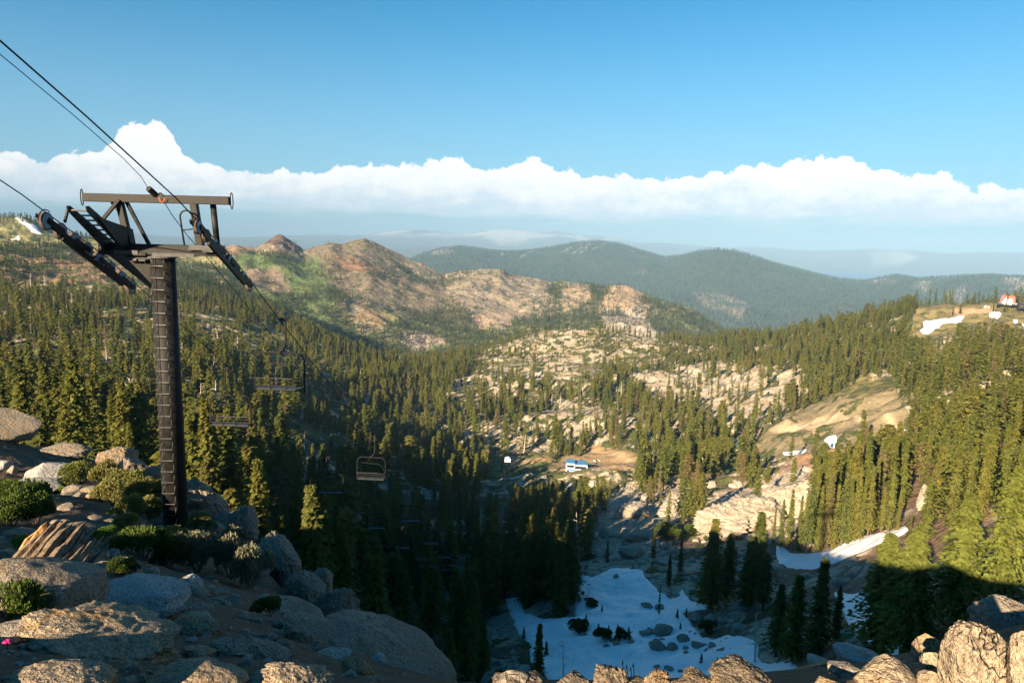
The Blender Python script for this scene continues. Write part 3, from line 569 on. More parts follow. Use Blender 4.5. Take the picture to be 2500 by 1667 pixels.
M_YEL = leaf_material('hemlock_needles', [(0.0, (.13, .15, .035)), (1.0, (.17, .18, .05)), (0.5, (.15, .17, .04))], 0.3)
def bark_material(name, a, b, sc):
    m, n, out = nodemat(name); pos = n.new('ShaderNodeNewGeometry').outputs['Position']
    k = n.noise(n.vm('MULTIPLY', pos, (1, 1, 0.25)), sc, 5, 0.65); principled(n, out, n.mix(n.step(k, .35, .65), a, b), 0.9, 0.1, normal=bump(n, k, 0.8, 0.05)); return m
M_BARK = bark_material('bark', (.07, .05, .035), (.15, .115, .085), 5.0); M_DEAD = bark_material('weathered_wood', (.36, .32, .27), (.62, .57, .50), 6.0)

def tube(V, Fc, pts, rad, k=6, cap=True):
    pts = np.asarray(pts, float); n = len(pts); rad = np.broadcast_to(rad, (n,)); b = len(V)
    t = np.gradient(pts, axis=0); t /= np.linalg.norm(t, axis=1)[:, None]+1e-9
    up = np.array([0, 0, 1.]) if abs(t[0][2]) < 0.9 else np.array([1., 0, 0]); s = np.cross(t[0], up); s /= np.linalg.norm(s)
    for q in range(n):
        s = s-t[q]*s.dot(t[q]); s /= np.linalg.norm(s); w = np.cross(t[q], s)
        for a in range(k):
            an = 2*math.pi*a/k; V.append(tuple(pts[q]+rad[q]*(math.cos(an)*s+math.sin(an)*w)))
    for q in range(n-1):
        for a in range(k): Fc.append((b+q*k+a, b+q*k+(a+1) % k, b+(q+1)*k+(a+1) % k, b+(q+1)*k+a))
    if cap:
        for q in (0, n-1):
            c = len(V); V.append(tuple(pts[q]))
            for a in range(0, k, 2): Fc.append((b+q*k+a, b+q*k+(a+1) % k, b+q*k+(a+2) % k, c))
def conifer(seed, H, R, levels, nb, ns, size, bare=0.08, power=0.85, droop=0.35, ragged=0.25, gap=0.0):
    """Needle sprays on whorls of drooping boughs; each spray is a small bent leaf-shaped face."""
    r = random.Random(seed); V = []; Fc = []
    lean = [r.uniform(-.02, .02), r.uniform(-.02, .02)]
    lop = [r.uniform(0.75, 1.15) for _ in range(8)]
    for L in range(levels):
        u = (L+r.uniform(0, .9))/levels; h = H*(bare+(1-bare)*u); rr = R*((1-u)**power)*r.uniform(1-ragged, 1+ragged*.6)+0.12*size
        if u < .12: rr *= .55+u*3.8
        a0 = r.uniform(0, 7)
        for bq in range(nb):
            if r.random() < gap: continue
            a = a0+2*math.pi*bq/nb+r.uniform(-.35, .35); rb = rr*r.uniform(.65, 1.12)*lop[int((a % 6.2832)/6.2832*8) % 8]
            ca, sa = math.cos(a), math.sin(a); dz = -droop*rb*r.uniform(.6, 1.3)+0.25*rb*u
            for q in range(ns):
                t = (q+.35+r.uniform(-.25, .35))/ns; pr = rb*t; z = h+dz*t*t*1.2+r.uniform(-.12, .12)*size
                px, py = ca*pr+lean[0]*h, sa*pr+lean[1]*h
                s = size*r.uniform(.7, 1.25)*(1.0-.25*t); yaw = a+r.uniform(-.8, .8); pit = r.uniform(-.75, .15)
                dx, dy, dzz = math.cos(yaw)*math.cos(pit), math.sin(yaw)*math.cos(pit), math.sin(pit)
                sx, sy, roll = -math.sin(yaw), math.cos(yaw), r.uniform(-.7, .7); w = s*r.uniform(.32, .5)
                b = len(V)
                V += [(px-dx*s*.3, py-dy*s*.3, z-dzz*s*.3), (px+dx*s*.3+sx*w, py+dy*s*.3+sy*w, z+dzz*s*.3+w*roll), (px+dx*s, py+dy*s, z+dzz*s-.1*s), (px+dx*s*.3-sx*w, py+dy*s*.3-sy*w, z+dzz*s*.3-w*roll)]
                Fc.append((b, b+1, b+2, b+3))
    # leader
    for q in range(4):
        b = len(V); a = r.uniform(0, 7); w = .12*size; zt = H*(1+.012*q)
        V += [(lean[0]*H-w*math.cos(a), lean[1]*H-w*math.sin(a), H*.95), (lean[0]*H+w*math.cos(a), lean[1]*H+w*math.sin(a), H*.95), (lean[0]*H+.2*w, lean[1]*H, zt), (lean[0]*H, lean[1]*H+.1*w, zt)]
        Fc.append((b, b+1, b+2, b+3))
    return V, Fc, lean
def trunk_mesh(name, H, r0, lean, mat):
    V, Fc = [], []; tube(V, Fc, [(lean[0]*z, lean[1]*z, z) for z in np.linspace(-1.5, H*.97, 7)], np.linspace(r0*1.25, r0*.12, 7), 7); return add_mesh(name, V, Fc, mat, True, link=False)
PROTO = {}
def proto(kind, seed, mat, rt, **k):
    V, Fc, lean = conifer(seed, 20.0, **k)
    PROTO.setdefault(kind, []).append((add_mesh('crown', V, Fc, mat, False, link=False), trunk_mesh('trunk', 20.0, rt, lean, M_BARK)))
for s in range(4): proto('fir', 10+s, M_FIR, .32, R=[3.3, 3.8, 2.8, 4.3][s], levels=40, nb=9, ns=6, size=.72, bare=[.06, .1, .05, .14][s], power=.9, droop=.38, ragged=.38, gap=.12)
for s in range(2): proto('pine', 30+s, M_FIR, .42, R=4.6, levels=26, nb=8, ns=6, size=1.0, bare=.16, power=.5, droop=.1, ragged=.5, gap=.22)
for s in range(2): proto('hemlock', 50+s, M_YEL, .45, R=5.2, levels=44, nb=10, ns=8, size=.75, bare=.14, power=.75, droop=.75, ragged=.3)
for s in range(2): proto('young', 70+s, M_FIR, .25, R=3.4, levels=22, nb=8, ns=5, size=.9, bare=.03, power=.8, droop=.2)
def snag(seed, H, nl=16, r0=.3):
    r = random.Random(seed); V, Fc = [], []; lx, ly = r.uniform(-.05, .05), r.uniform(-.05, .05)
    tube(V, Fc, [(lx*z, ly*z, z) for z in np.linspace(-1, H, 6)], np.linspace(r0, r0*.15, 6), 6); Vb, Fb = [], []
    for q in range(nl):
        z = H*r.uniform(.25, .97); a = r.uniform(0, 6.28); L = H*.16*(1.25-z/H)*r.uniform(.6, 1.5)+.4; dzz = r.uniform(-.25, .5)
        p = [(lx*z+math.cos(a)*L*t, ly*z+math.sin(a)*L*t, z+L*(dzz*t+.25*t*t)) for t in (0, .5, 1)]; tube(Vb, Fb, p, (r0*.28, r0*.18, r0*.06), 4)
        m = np.array(p[1]); a2 = a+r.choice((-.8, .8)); tube(Vb, Fb, [m, m+np.array([math.cos(a2), math.sin(a2), .4])*L*.4], (r0*.14, r0*.04), 4)
    return add_mesh('trunk', V, Fc, M_DEAD, True, link=False), add_mesh('branches', Vb, Fb, M_DEAD, True, link=False)

# where trees stand
def forest_points(d0, d1, sp, hfun, jit=.5):
    pts = []
    n = int(2*d1*math.sin(AZM)/sp)+2
    gx, gy = np.meshgrid((np.arange(n)-n/2)*sp, np.arange(d0*.72, d1, sp)); gx = gx+rng.uniform(-jit, jit, gx.shape)*sp; gy = gy+rng.uniform(-jit, jit, gy.shape)*sp
    x, y = gx.ravel(), gy.ravel(); D = np.hypot(x, y); k = (D > d0) & (D < d1) & (np.abs(np.arctan2(x, y)) < math.radians(41.5)); x, y, D = x[k], y[k], D[k]
    z = zat(x, y); px, py = proj(x, y, z); h = hfun(len(x), px, py, D)
    k = visible(x, y, z+h*1.02); return x[k], y[k], z[k], D[k], px[k], py[k], h[k]
def apply_regions(p, lst, px, py, D, mode='mul'):
    for e in lst:
        poly, val = e[0], e[-1]; lo, hi = (e[1], e[2]) if len(e) == 4 else (1200, 3200)
        w = region(poly, px, py, D, lo, hi, 6)
        p = p*(1-w)+(p*val if mode == 'mul' else val)*w
    return p
OPEN = [b for b in BARE if b[3] <= .06] + [(p, v[1], v[2], 0) for v in SNOW.values() for p in v[0]] + [([(1180, 1190), (1240, 1130), (1460, 1095), (1560, 1130), (1545, 1150), (1300, 1165)], 380, 520, 0), ([(1690, 1190), (1720, 1150), (1800, 1140), (1790, 1190)], 330, 500, 0),
        ([(1720, 1230), (1850, 1190), (1950, 1175), (1960, 1225), (1800, 1290), (1730, 1270)], 180, 400, 0), ([(1440, 1330), (1560, 1320), (1580, 1380), (1450, 1380)], 150, 330, 0), ([(1360, 1240), (1560, 1215), (1700, 1210), (1700, 1250), (1500, 1280)], 180, 330, 0),
        ([(1600, 930), (1850, 910), (1920, 960), (1850, 1020), (1700, 990)], 470, 1000, .2), ([(2220, 1160), (2280, 1160), (2270, 1260), (2220, 1260)], 130, 300, .3), ([(1200, 870), (1330, 810), (1500, 820), (1560, 860), (1400, 870), (1300, 900)], 560, 1120, .15)]
def clear_view(p, px, py, D, h):
    hh = h/D*F
    for poly, lo, hi, val in OPEN:
        w = region(poly, px, py-.58*hh, D, 0, hi, 5)
        if hi in (500, 520): w = np.maximum(w, region(poly, px, py-.28*hh, D, 0, hi, 5))
        if hi in (500, 520, 1010, 620): w = np.maximum(w, region(poly, px, py-(.75 if hi == 620 else .88)*hh, D, 0, hi, 5)); p = p*(1-w*(1-val))
    return p
def thin(dat, dens):
    k = rng.random(len(dat[0])) < dens; return tuple(a[k] for a in dat)
all_trees = []                                                   # x, y, z, D, px, py, h
# near stands
dat = forest_points(72, 330, 4.6, lambda n, px, py, D: rng.uniform(9, 21, n)*np.where(px > 2150, .85, 1.0)*np.where(px < 700, 1.0, 1))
x, y, z, D, px, py, h = dat
cl = fbm(x/30, y/30, o=3, s=201); dn = np.where(px < 1180, .46, .70)
dn = np.where(px > 1950, .93, dn)+cl*.35; dn = np.where((px > 2230) & (D < 230), 1.0, dn)
dn = np.where((px > 1150) & (px < 1980) & (D < 215), .05, dn); dn = np.where((px > 1150) & (px < 1430) & (D < 215) & (py < 1500), .55, dn); dn = np.where((px > 1880) & (D < 125), .0, dn); dn = np.where((px > 1980) & (px < 2240) & (D < 175), .02, dn)
dn = np.where((px < 1180) & (D > 200) & (D < 330), .30+cl*.7, dn); dn = np.where((px > 560) & (px < 1180) & (py > 1400), .36, dn)
dn = apply_regions(dn, [b for b in BARE], px, py, D); dn = np.where((np.abs(x+12) < 4) & (D < 212), 0, dn)
def snowmask(px, py, D): return np.max([region(p, px, py, D, v[1], v[2], 4) for v in SNOW.values() for p in v[0]], axis=0)
dn = clear_view(dn*(1-snowmask(px, py, D)), px, py, D, h); all_trees.append(thin(dat, dn))
# middle distance
dat = forest_points(330, 1125, 6.6, lambda n, px, py, D: (7+15*rng.random(n)**1.2)*np.where((px > 1150) & (px < 1750) & (D > 750), .72, 1.0))
x, y, z, D, px, py, h = dat; cl = fbm(x/55, y/55, o=4, s=205); fine_ = fbm(x/17, y/17, o=2, s=206)
dn = np.where(px < 1000, np.where((px > 560) & (D < 520), .28, .42), .62)+cl*1.5+fine_*.7; dn = np.where(px > 1950, .88+cl*.5, dn); dn = np.where((px > 1500) & (py > 790) & (py < 880) & (D > 700), .75+cl*.6, dn); dn = np.where((px > 850) & (px < 1180) & (py > 880), .66+cl*.8, dn)
dn = apply_regions(dn, BARE, px, py, D); dn = clear_view(dn*(1-snowmask(px, py, D)), px, py, D, h); all_trees.append(thin(dat, np.clip(dn, 0, .97)))
# left background and the red ridge
dat = forest_points(1125, 3050, 7.6, lambda n, px, py, D: rng.uniform(7, 16, n))
x, y, z, D, px, py, h = dat; cl = fbm(x/110, y/110, o=4, s=211)
dn = np.where(px < 560, .60+cl*.8, .02+np.maximum(cl-.12, 0)*1.3)
for poly, val in FOREST2: w = region(poly, px, py, D, 1200, 3200, 8); dn = dn*(1-w)+(val+cl*.5)*w
for poly, val in BARE2: w = region(poly, px, py, D, 1200, 3200, 6); dn = dn*(1-w*(1-val))
dn = apply_regions(dn, BARE, px, py, D); dn = dn*(1-snowmask(px, py, D)); dn = np.where(D > 2480, dn*.25, dn); dn = np.where((px > 520) & (px < 1130) & (D > 2260) & (py < 650), dn*.12, dn); ridge_trees = thin(dat, np.clip(dn, 0, .95))
# the blue-green mountains
dat = forest_points(4200, 8700, 25, lambda n, px, py, D: rng.uniform(17, 30, n))
x, y, z, D, px, py, h = dat; cl = fbm(x/700, y/700, o=5, s=221)
far_trees = thin(dat, np.clip(.78-sstep(cl, .25, .6)*.6, 0, 1)*(1-region([(1760, 818), (1860, 816), (1925, 828), (1850, 838)], px, py, D, 3200, 9500, 5)))

T = [np.concatenate([a[k] for a in all_trees]) for k in range(7)]
pxh = T[6]/T[3]*F                                                # height in photo pixels
near_n = 300
vis = visible(T[0], T[1], T[2]+T[6]*.55)
order = np.argsort(-(pxh*np.where(vis, 1, .2)))
solo, rest = order[:near_n-40], order[near_n-40:]

MARKS = [(-9999, 'at the left edge of the picture'), (60, 'above the white boulder'), (190, 'above the sunlit outcrop'), (300, 'just left of the lift pole'), (385, 'hidden partly by the lift pole'), (455, 'just right of the lift pole'), (530, 'under the second hanging chair'),
         (620, 'under the nearest hanging chair'), (740, 'behind the rocky knoll below the cables'), (850, 'under the third hanging chair'), (930, 'under the far chairs'), (1010, 'where the far chairs crowd together'), (1090, 'left of the slender sunlit fir'), (1180, 'behind the slender sunlit fir'), (1260, 'behind the dark group by the snow'),
         (1350, 'left of the pale boulders'), (1450, 'behind the pale boulders'), (1560, 'on the pale granite ridge'), (1680, 'behind the sunlit clump by the snow'), (1790, 'below the white granite cliff'), (1900, 'above the curved snow strip'), (1980, 'over the middle of the snow strip'), (2060, 'over the right half of the snow strip'), (2150, 'over the upper end of the snow strip'),
         (2220, 'above the drooping hemlocks'), (2290, 'beside the narrow snow gully at right'), (2360, 'right of the narrow snow gully'), (2430, 'near the right edge of the picture'), (2500, 'at the very right edge')]
def zone(px, py, D):
    mk = [t for lo, t in MARKS if px >= lo][-1]
    return mk, ('front row' if D < 120 else 'near' if D < 170 else 'middle' if D < 230 else 'rear' if D < 300 else 'far')
def place_tree(name, kind, var, x, y, z, h, wid, rot, label, cat='tree', group=None):
    e = bpy.data.objects.new(name, None); C.objects.link(e); e.location = (x, y, z); e.rotation_euler = (0, 0, rot); s = h/20.0; e.scale = (s*wid, s*wid, s); e.empty_display_size = .5
    tag(e, label, cat, group)
    for nm, me in (('crown', PROTO[kind][var][0]), ('trunk', PROTO[kind][var][1])):
        o = bpy.data.objects.new(nm, me); C.objects.link(o); o.parent = e
    return e
SIZES = [(0, 'small young'), (11.5, 'middling'), (15, 'tall'), (18.5, 'very tall')]
for i in solo:
    x, y, z, D, px, py, h = (float(a[i]) for a in T); r = random.random()
    kind = 'pine' if r < (.16 if px < 1200 else .05) else 'fir'; mk, row = zone(px, py, D)
    sz = [w for lo, w in SIZES if h >= lo][-1]; var = random.randrange(len(PROTO[kind])); wd = random.uniform(.92, 1.4)*(.72 if px > 1950 else 1)
    zz = 0; look = (['dense', 'full', 'slim', 'broad'][var] if kind == 'fir' else ['ragged', 'open crowned'][var])+(' narrow' if wd < .85 else '')
    place_tree(kind+'_tree', kind, var, x, y, z-.3, h, wd, random.uniform(0, 6.28), f'{sz} {look} {kind} {mk}, {row}', 'tree', 'conifers standing nearest the viewer')

twins = {}
for o in C.objects:
    if o.get('group') == 'conifers standing nearest the viewer': twins.setdefault(o['label'], []).append(o)
for lab, l in twins.items():
    if len(l) > 1:
        l.sort(key=lambda o: o.location.x/o.location.y)
        for o, w in zip(l, {2: ['left one', 'right one'], 3: ['left one', 'middle one', 'right one'], 4: ['leftmost', 'left of middle', 'right of middle', 'rightmost'], 5: ['leftmost', 'left of middle', 'middle one', 'right of middle', 'rightmost']}.get(len(l), ['']*len(l))): o['label'] = (lab+' '+w).strip()

# hero trees, each where the photograph shows it: base px, base py, top py, least distance, kind, width, label
def hero(px, pb, pt, dmin, kind, wid, label, var=0, rot=0.0, name=None, cat='tree'):
    b = hit(px, pb, dmin); top = ray(px, pt); h = top[2]*math.hypot(b[0], b[1])-b[2]
    return place_tree(name or kind+'_tree', kind, var, b[0], b[1], b[2]-.2, h, wid, rot, label, cat)
HERO = [
 (1204, 1500, 1250, 100, 'fir', .80, 'tall slender fir with a bright sunlit top standing alone left of the snow bowl', 0),
 (842, 1405, 1160, 60, 'pine', 1.30, 'broad bushy fir catching sun beside the hanging chairs, largest in the gully', 0),
 (905, 1400, 1255, 80, 'fir', 1.1, 'dark fir leaning close to the right of the broad bushy fir', 1),
 (2148, 1598, 1292, 40, 'hemlock', 1.25, 'yellow green drooping hemlock with sunlit boughs above a bare trunk', 0),
 (2212, 1600, 1275, 40, 'hemlock', 1.15, 'thick trunked drooping hemlock behind the big granite block at lower right', 1),
 (2330, 1520, 1190, 60, 'hemlock', 1.1, 'wide drooping hemlock above the dark top of the big granite block', 0),
 (2440, 1480, 1130, 60, 'hemlock', 1.0, 'wide hemlock at the right edge above the granite blocks', 1),
 (1728, 1470, 1288, 90, 'fir', 1.35, 'rounded sunlit fir at the right edge of the snow bowl, left one of the clump', 2),
 (1772, 1462, 1298, 90, 'fir', 1.2, 'full crowned fir in the middle of the clump beside the snow bowl', 3),
 (1822, 1475, 1305, 90, 'fir', 1.25, 'fir with a shaded lower half on the right of the snow bowl clump', 0),
 (1862, 1490, 1345, 90, 'pine', 1.0, 'ragged pine with an orange lit limb beside the snow bowl clump', 1),
 (1935, 1612, 1395, 80, 'fir', 1.25, 'big black shaded fir at the lower right of the snow', 1),
 (1992, 1600, 1352, 80, 'fir', 1.25, 'tallest dark fir between the two lower snowfields', 2),
 (1893, 1600, 1420, 80, 'fir', 1.2, 'shaded fir left of the tallest dark fir by the snow', 3),
 (2040, 1560, 1425, 80, 'fir', 1.1, 'short shaded fir at the left rim of the right hand snowfield', 0),
 (1262, 1455, 1268, 110, 'fir', 1.0, 'dark fir with a lit tip just right of the slender sunlit fir', 1),
 (1296, 1465, 1250, 110, 'fir', 1.1, 'tall half lit fir in the group left of the snow bowl', 3),
 (1335, 1460, 1262, 110, 'fir', 1.05, 'fir with grey dead twigs at its top left of the snow bowl', 2),
 (1368, 1500, 1320, 110, 'fir', 1.1, 'black shaded fir touching the upper left rim of the snow bowl', 0),
 (1396, 1470, 1330, 110, 'fir', .95, 'dark fir at the corner of the snow bowl', 1),
 (1432, 1365, 1238, 140, 'young', 1.25, 'bright round sunlit fir beside the pale boulders above the snow bowl', 0),
 (1482, 1372, 1316, 140, 'young', .9, 'little dark fir in front of the pale boulders', 1),
 (1608, 1500, 1425, 120, 'young', .45, 'thin dark young fir alone on the snow beside a boulder', 1),
 (1632, 1430, 1350, 130, 'fir', .8, 'small narrow fir on red soil above the snow bowl', 1),
 (1660, 1400, 1310, 130, 'fir', .8, 'narrow sunlit fir on the rocky rim above the snow bowl', 2),
 (1595, 1360, 1285, 140, 'fir', .9, 'green fir right of the pale boulders', 0),
 (1668, 1278, 1208, 170, 'fir', .9, 'single fir standing on the pale granite ridge', 3),
 (1612, 1232, 1190, 200, 'fir', .9, 'short fir on the left of the pale granite ridge', 2),
 (1052, 1560, 1360, 90, 'fir', 1.2, 'full shaded fir at the foot of the gully, left of the snow arm', 3),
 (1112, 1600, 1380, 90, 'fir', 1.25, 'broad black fir at the bottom of the dark gully', 1),
 (985, 1580, 1385, 80, 'fir', 1.2, 'shaded fir rising behind the great smooth slab', 3),
 (1160, 1480, 1270, 110, 'fir', 1.2, 'broad fir just left of the slender sunlit fir', 1),
 (1095, 1440, 1265, 110, 'fir', 1.2, 'fir with a lit tip behind the crowded far chairs', 3),
 (900, 1540, 1350, 70, 'fir', 1.2, 'black fir close behind the cliff edge under the chairs', 1),
 (788, 1390, 1215, 80, 'fir', 1.2, 'fir touching the left side of the broad bushy fir', 3),
 (692, 1440, 1252, 50, 'fir', .75, 'dark slender fir just beyond the cliff edge', 2),
 (985, 1440, 1300, 110, 'fir', .75, 'small sunlit fir in the dark gully under the chairs', 2),
 (1005, 1350, 1270, 150, 'fir', .8, 'short lit fir behind the empty chairs', 1),
 (968, 1370, 1290, 150, 'fir', .9, 'short dark fir behind the empty chairs', 0),
 (1930, 1118, 1052, 250, 'young', 1.1, 'single round fir alone on the dirt slope', 0),
 (2112, 1082, 1034, 250, 'young', 1.2, 'round fir at the lower edge of the dirt slope', 1),
 (2148, 1084, 1032, 250, 'young', 1.0, 'fir just right of the round fir on the dirt slope', 0),
 (2344, 766, 742, 850, 'young', 1.5, 'lone fir standing on the grassy summit', 0),
 (2222, 1300, 1248, 120, 'fir', .6, 'thin fir at the upper end of the curved snow strip', 1),
]
for k, (px, pb, pt, dm, kd, wd, lab, vr) in enumerate(HERO): hero(px, pb, pt, dm, kd, wd, lab, vr, rot=k*1.3)
# little firs poking out of the snow
for k, (cx, cy, t, lab) in enumerate([(1150, 1170, 1100, 'left of two small dark firs on the snow below the clump'), (1208, 1155, 1095, 'right of two small dark firs on the snow below the clump'), (1170, 1240, 1185, 'small bushy fir right of the grey boulder on the snow'),
        (585, 1180, 1130, 'small bushy fir near the left rim of the snow bowl'), (685, 1130, 1075, 'tiny ragged fir on the upper snow'), (725, 1255, 1200, 'dark young fir in the thicket in the middle of the snow'),
        (780, 1265, 1195, 'pointed young fir in the thicket in the middle of the snow'), (850, 1280, 1210, 'tallest young fir in the thicket in the middle of the snow'), (660, 1270, 1190, 'young fir at the left end of the thicket on the snow'),
        (1300, 1450, 1375, 'small dark fir low on the snow above the front rocks'), (1400, 1450, 1400, 'sprawling little fir low on the snow at right'), (290, 1330, 1215, 'dark young fir on the left arm of the snow'), (340, 1400, 1300, 'bushy young fir on the left arm of the snow'), (200, 1290, 1215, 'young fir at the left end of the snow')]):
    hero(1200+cx/2.541, 1050+cy/2.541, 1050+t/2.541, 70, 'young', 1.3, lab, k % 2, k*.9)
for k, (px, pb, pt) in enumerate([(1905, 1335, 1215), (1925, 1342, 1190), (1948, 1346, 1205), (1972, 1348, 1160), (1995, 1347, 1180), (2016, 1345, 1150), (2035, 1340, 1175), (2052, 1333, 1140), (2068, 1328, 1165), (2085, 1322, 1130), (2100, 1316, 1160), (2118, 1310, 1135), (2190, 1296, 1190), (2168, 1298, 1130), (1888, 1325, 1235), (1962, 1340, 1190), (2008, 1338, 1130), (2075, 1318, 1150), (2130, 1290, 1110), (2150, 1300, 1180)]):
    e_ = hero(px, pb, pt, 120, 'fir', .62, f'{["slim", "full", "pointed", "dense"][k % 4]} sunlit fir in the row lining the curved snow strip, '+('left part' if px < 1985 else 'middle part' if px < 2090 else 'right part'), k % 4, k*1.1); e_['group'] = 'firs lining the curved snow strip'
row_ = {}
for o in C.objects:
    if o.get('group') == 'firs lining the curved snow strip': row_.setdefault(o['label'], []).append(o)
for lab, l in row_.items():
    l.sort(key=lambda o: o.location.x/o.location.y)
    if len(l) > 1:
        for o, w in zip(l, ['left one', 'middle one', 'right one'] if len(l) == 3 else ['left one', 'right one']): o['label'] = lab.replace(' lining', ' by')+' '+w
# bare silver snags
def dead(px, pb, pt, dmin, label, seed):
    b = hit(px, pb, dmin); h = ray(px, pt)[2]*math.hypot(b[0], b[1])-b[2]; tr, br = snag(seed, h, r0=max(.16, h*.02))
    e = bpy.data.objects.new('dead_tree', None); C.objects.link(e); e.location = b; tag(e, label, 'dead tree')
    for nm, me in (('trunk', tr), ('branches', br)): o = bpy.data.objects.new(nm, me); C.objects.link(o); o.parent = e
for k, a in enumerate([(133, 755, 722, 500, 'white branching snag on the shaded left hillside'), (581, 865, 820, 400, 'silver branching snag between the pole and the first chair'), (743, 1098, 1052, 200, 'white forked snag on the rocky knoll below the cables'),
        (118, 1085, 1030, 200, 'bleached snag at the foot of the firs above the left ledge'), (1375, 1668, 1560, 100, 'grey leafless spruce low on the snow at the bottom'), (1842, 1620, 1490, 80, 'thin pale bare stem in front of the dark firs'),
        (2200, 955, 912, 380, 'grey brown dead fir beside the dirt slope'), (1930, 850, 815, 700, 'white dead stem on the wooded skyline'), (1975, 845, 812, 700, 'white dead stem right of another on the skyline'), (1985, 835, 800, 700, 'grey snag on the wooded skyline by the summit slope'),
        (210, 1055, 1035, 200, 'little dead top among the firs'), (1042, 905, 880, 700, 'pale snag at the edge of the mid valley wood'), (260, 885, 840, 300, 'pinkish grey dying fir left of the pole'), (75, 700, 665, 500, 'bleached standing stem on the left hill'), (112, 705, 668, 500, 'tall bleached stem right of another on the left hill'), (210, 755, 722, 500, 'thin grey stem on the shaded left slope'), (675, 858, 830, 500, 'small white snag seen through the first chair')]):
    dead(*a, 300+k)

# everything smaller or farther: one mass per distance, scattered over the ground
LOD = bpy.data.collections.new('tree_shapes_mid'); LODF = bpy.data.collections.new('tree_shapes_far'); LODM = bpy.data.collections.new('tree_shapes_mountain')
def lod(coll, name, seed, mat, trunk, **k):
    V, Fc, lean = conifer(seed, 20.0, **k)
    if trunk: tube(V, Fc, [(0, 0, -1.5), (lean[0]*19, lean[1]*19, 19)], (.3, .04), 4, False)
    o = bpy.data.objects.new(name, add_mesh(name, V, Fc, mat, False, link=False)); coll.objects.link(o)
for s in range(6): lod(LOD, f'fir_shape_{s}', 100+s, M_FIR, True, R=[3.5, 2.8, 4.0, 3.3, 2.6, 4.6][s], levels=22, nb=7, ns=4, size=[1.0, .95, 1.05, 1.0, .95, 1.3][s], bare=[.06, .04, .1, .16, .05, .22][s], power=[.95, .85, 1.0, .8, 1.0, .55][s], droop=.35, ragged=.42, gap=.14)
for s in range(4): lod(LODF, f'fir_far_shape_{s}', 120+s, M_FIRFAR, False, R=[3.6, 3.0, 4.0, 3.3][s], levels=11, nb=5, ns=2, size=1.9, bare=.04, power=.95, ragged=.4)
M_MTN = leaf_material('mountain_needles', [(0.0, (.035, .075, .055)), (1.0, (.075, .11, .08)), (0.5, (.05, .09, .065))], 0.1)
for s in range(3): lod(LODM, f'fir_mountain_shape_{s}', 140+s, M_MTN, False, R=[5.0, 4.2, 5.6][s], levels=6, nb=4, ns=1, size=4.4, bare=.03, power=.75)
M_BROWN = leaf_material('dying_needles', [(0, (.17, .12, .075)), (1, (.20, .15, .10)), (.5, (.15, .12, .07))], .1)
lod(LOD, 'dying_fir_shape', 160, M_BROWN, True, R=2.4, levels=18, nb=6, ns=3, size=.9, bare=.1, power=.9, ragged=.5, gap=.3)
for s in range(2):
    a_, b_ = snag(170+s, 17, 22, .34); bmx = bmesh.new(); bmx.from_mesh(a_); bmx.from_mesh(b_); mj = bpy.data.meshes.new('snag'); bmx.to_mesh(mj); bmx.free(); mj.materials.append(M_DEAD); LOD.objects.link(bpy.data.objects.new(f'snag_shape_{s}', mj))
def scatter(name, dat, coll, label, wlo, whi, rare=0.0):
    x, y, z, D, px, py, h = dat; n = len(x); me = bpy.data.meshes.new(name); me.vertices.add(n); me.vertices.foreach_set('co', np.stack([x, y, z-.4], -1).astype(np.float32).ravel())
    s = h/20; w = s*rng.uniform(wlo, whi, n)
    at = me.attributes.new('size', 'FLOAT_VECTOR', 'POINT'); at.data.foreach_set('vector', np.stack([w, w, s], -1).astype(np.float32).ravel())
    at = me.attributes.new('turn', 'FLOAT_VECTOR', 'POINT'); at.data.foreach_set('vector', np.stack([rng.uniform(-.04, .04, n), rng.uniform(-.04, .04, n), rng.uniform(0, 6.28, n)], -1).astype(np.float32).ravel())
    at = me.attributes.new('which', 'INT', 'POINT'); at.data.foreach_set('value', np.where(rng.random(n) < np.where(px < 1700, rare, 0), 0 if not rare else rng.choice([0, 7, 8], n), rng.integers(1 if rare else 0, 7 if rare else 60, n)).astype(np.int32))
    o = bpy.data.objects.new(name, me); C.objects.link(o)
    ng = bpy.data.node_groups.new(name, 'GeometryNodeTree'); ng.interface.new_socket('Geometry', in_out='INPUT', socket_type='NodeSocketGeometry'); ng.interface.new_socket('Geometry', in_out='OUTPUT', socket_type='NodeSocketGeometry')
    N, Lk = ng.nodes, ng.links; gi, go = N.new('NodeGroupInput'), N.new('NodeGroupOutput'); ip = N.new('GeometryNodeInstanceOnPoints'); ci = N.new('GeometryNodeCollectionInfo')
    ci.inputs['Collection'].default_value = coll; ci.inputs['Separate Children'].default_value = True; ci.inputs['Reset Children'].default_value = True
    def attr(nm, t): a = N.new('GeometryNodeInputNamedAttribute'); a.data_type = t; a.inputs['Name'].default_value = nm; return a.outputs['Attribute']
    ip.inputs['Pick Instance'].default_value = True
    Lk.new(gi.outputs[0], ip.inputs['Points']); Lk.new(ci.outputs[0], ip.inputs['Instance']); Lk.new(attr('which', 'INT'), ip.inputs['Instance Index'])
    er = N.new('FunctionNodeEulerToRotation'); Lk.new(attr('turn', 'FLOAT_VECTOR'), er.inputs[0]); Lk.new(er.outputs[0], ip.inputs['Rotation']); Lk.new(attr('size', 'FLOAT_VECTOR'), ip.inputs['Scale'])
    Lk.new(ip.outputs[0], go.inputs[0]); md = o.modifiers.new('scatter', 'NODES'); md.node_group = ng
    return tag(o, label, kind='stuff')
rest_t = [a[rest] for a in T]
scatter('conifer_forest', rest_t, LOD, 'green conifer forest spread over the granite valley', .85, 1.55, .035)
scatter('ridge_forest', ridge_trees, LODF, 'darker conifers on the left hill and the red ridge', .9, 1.5)
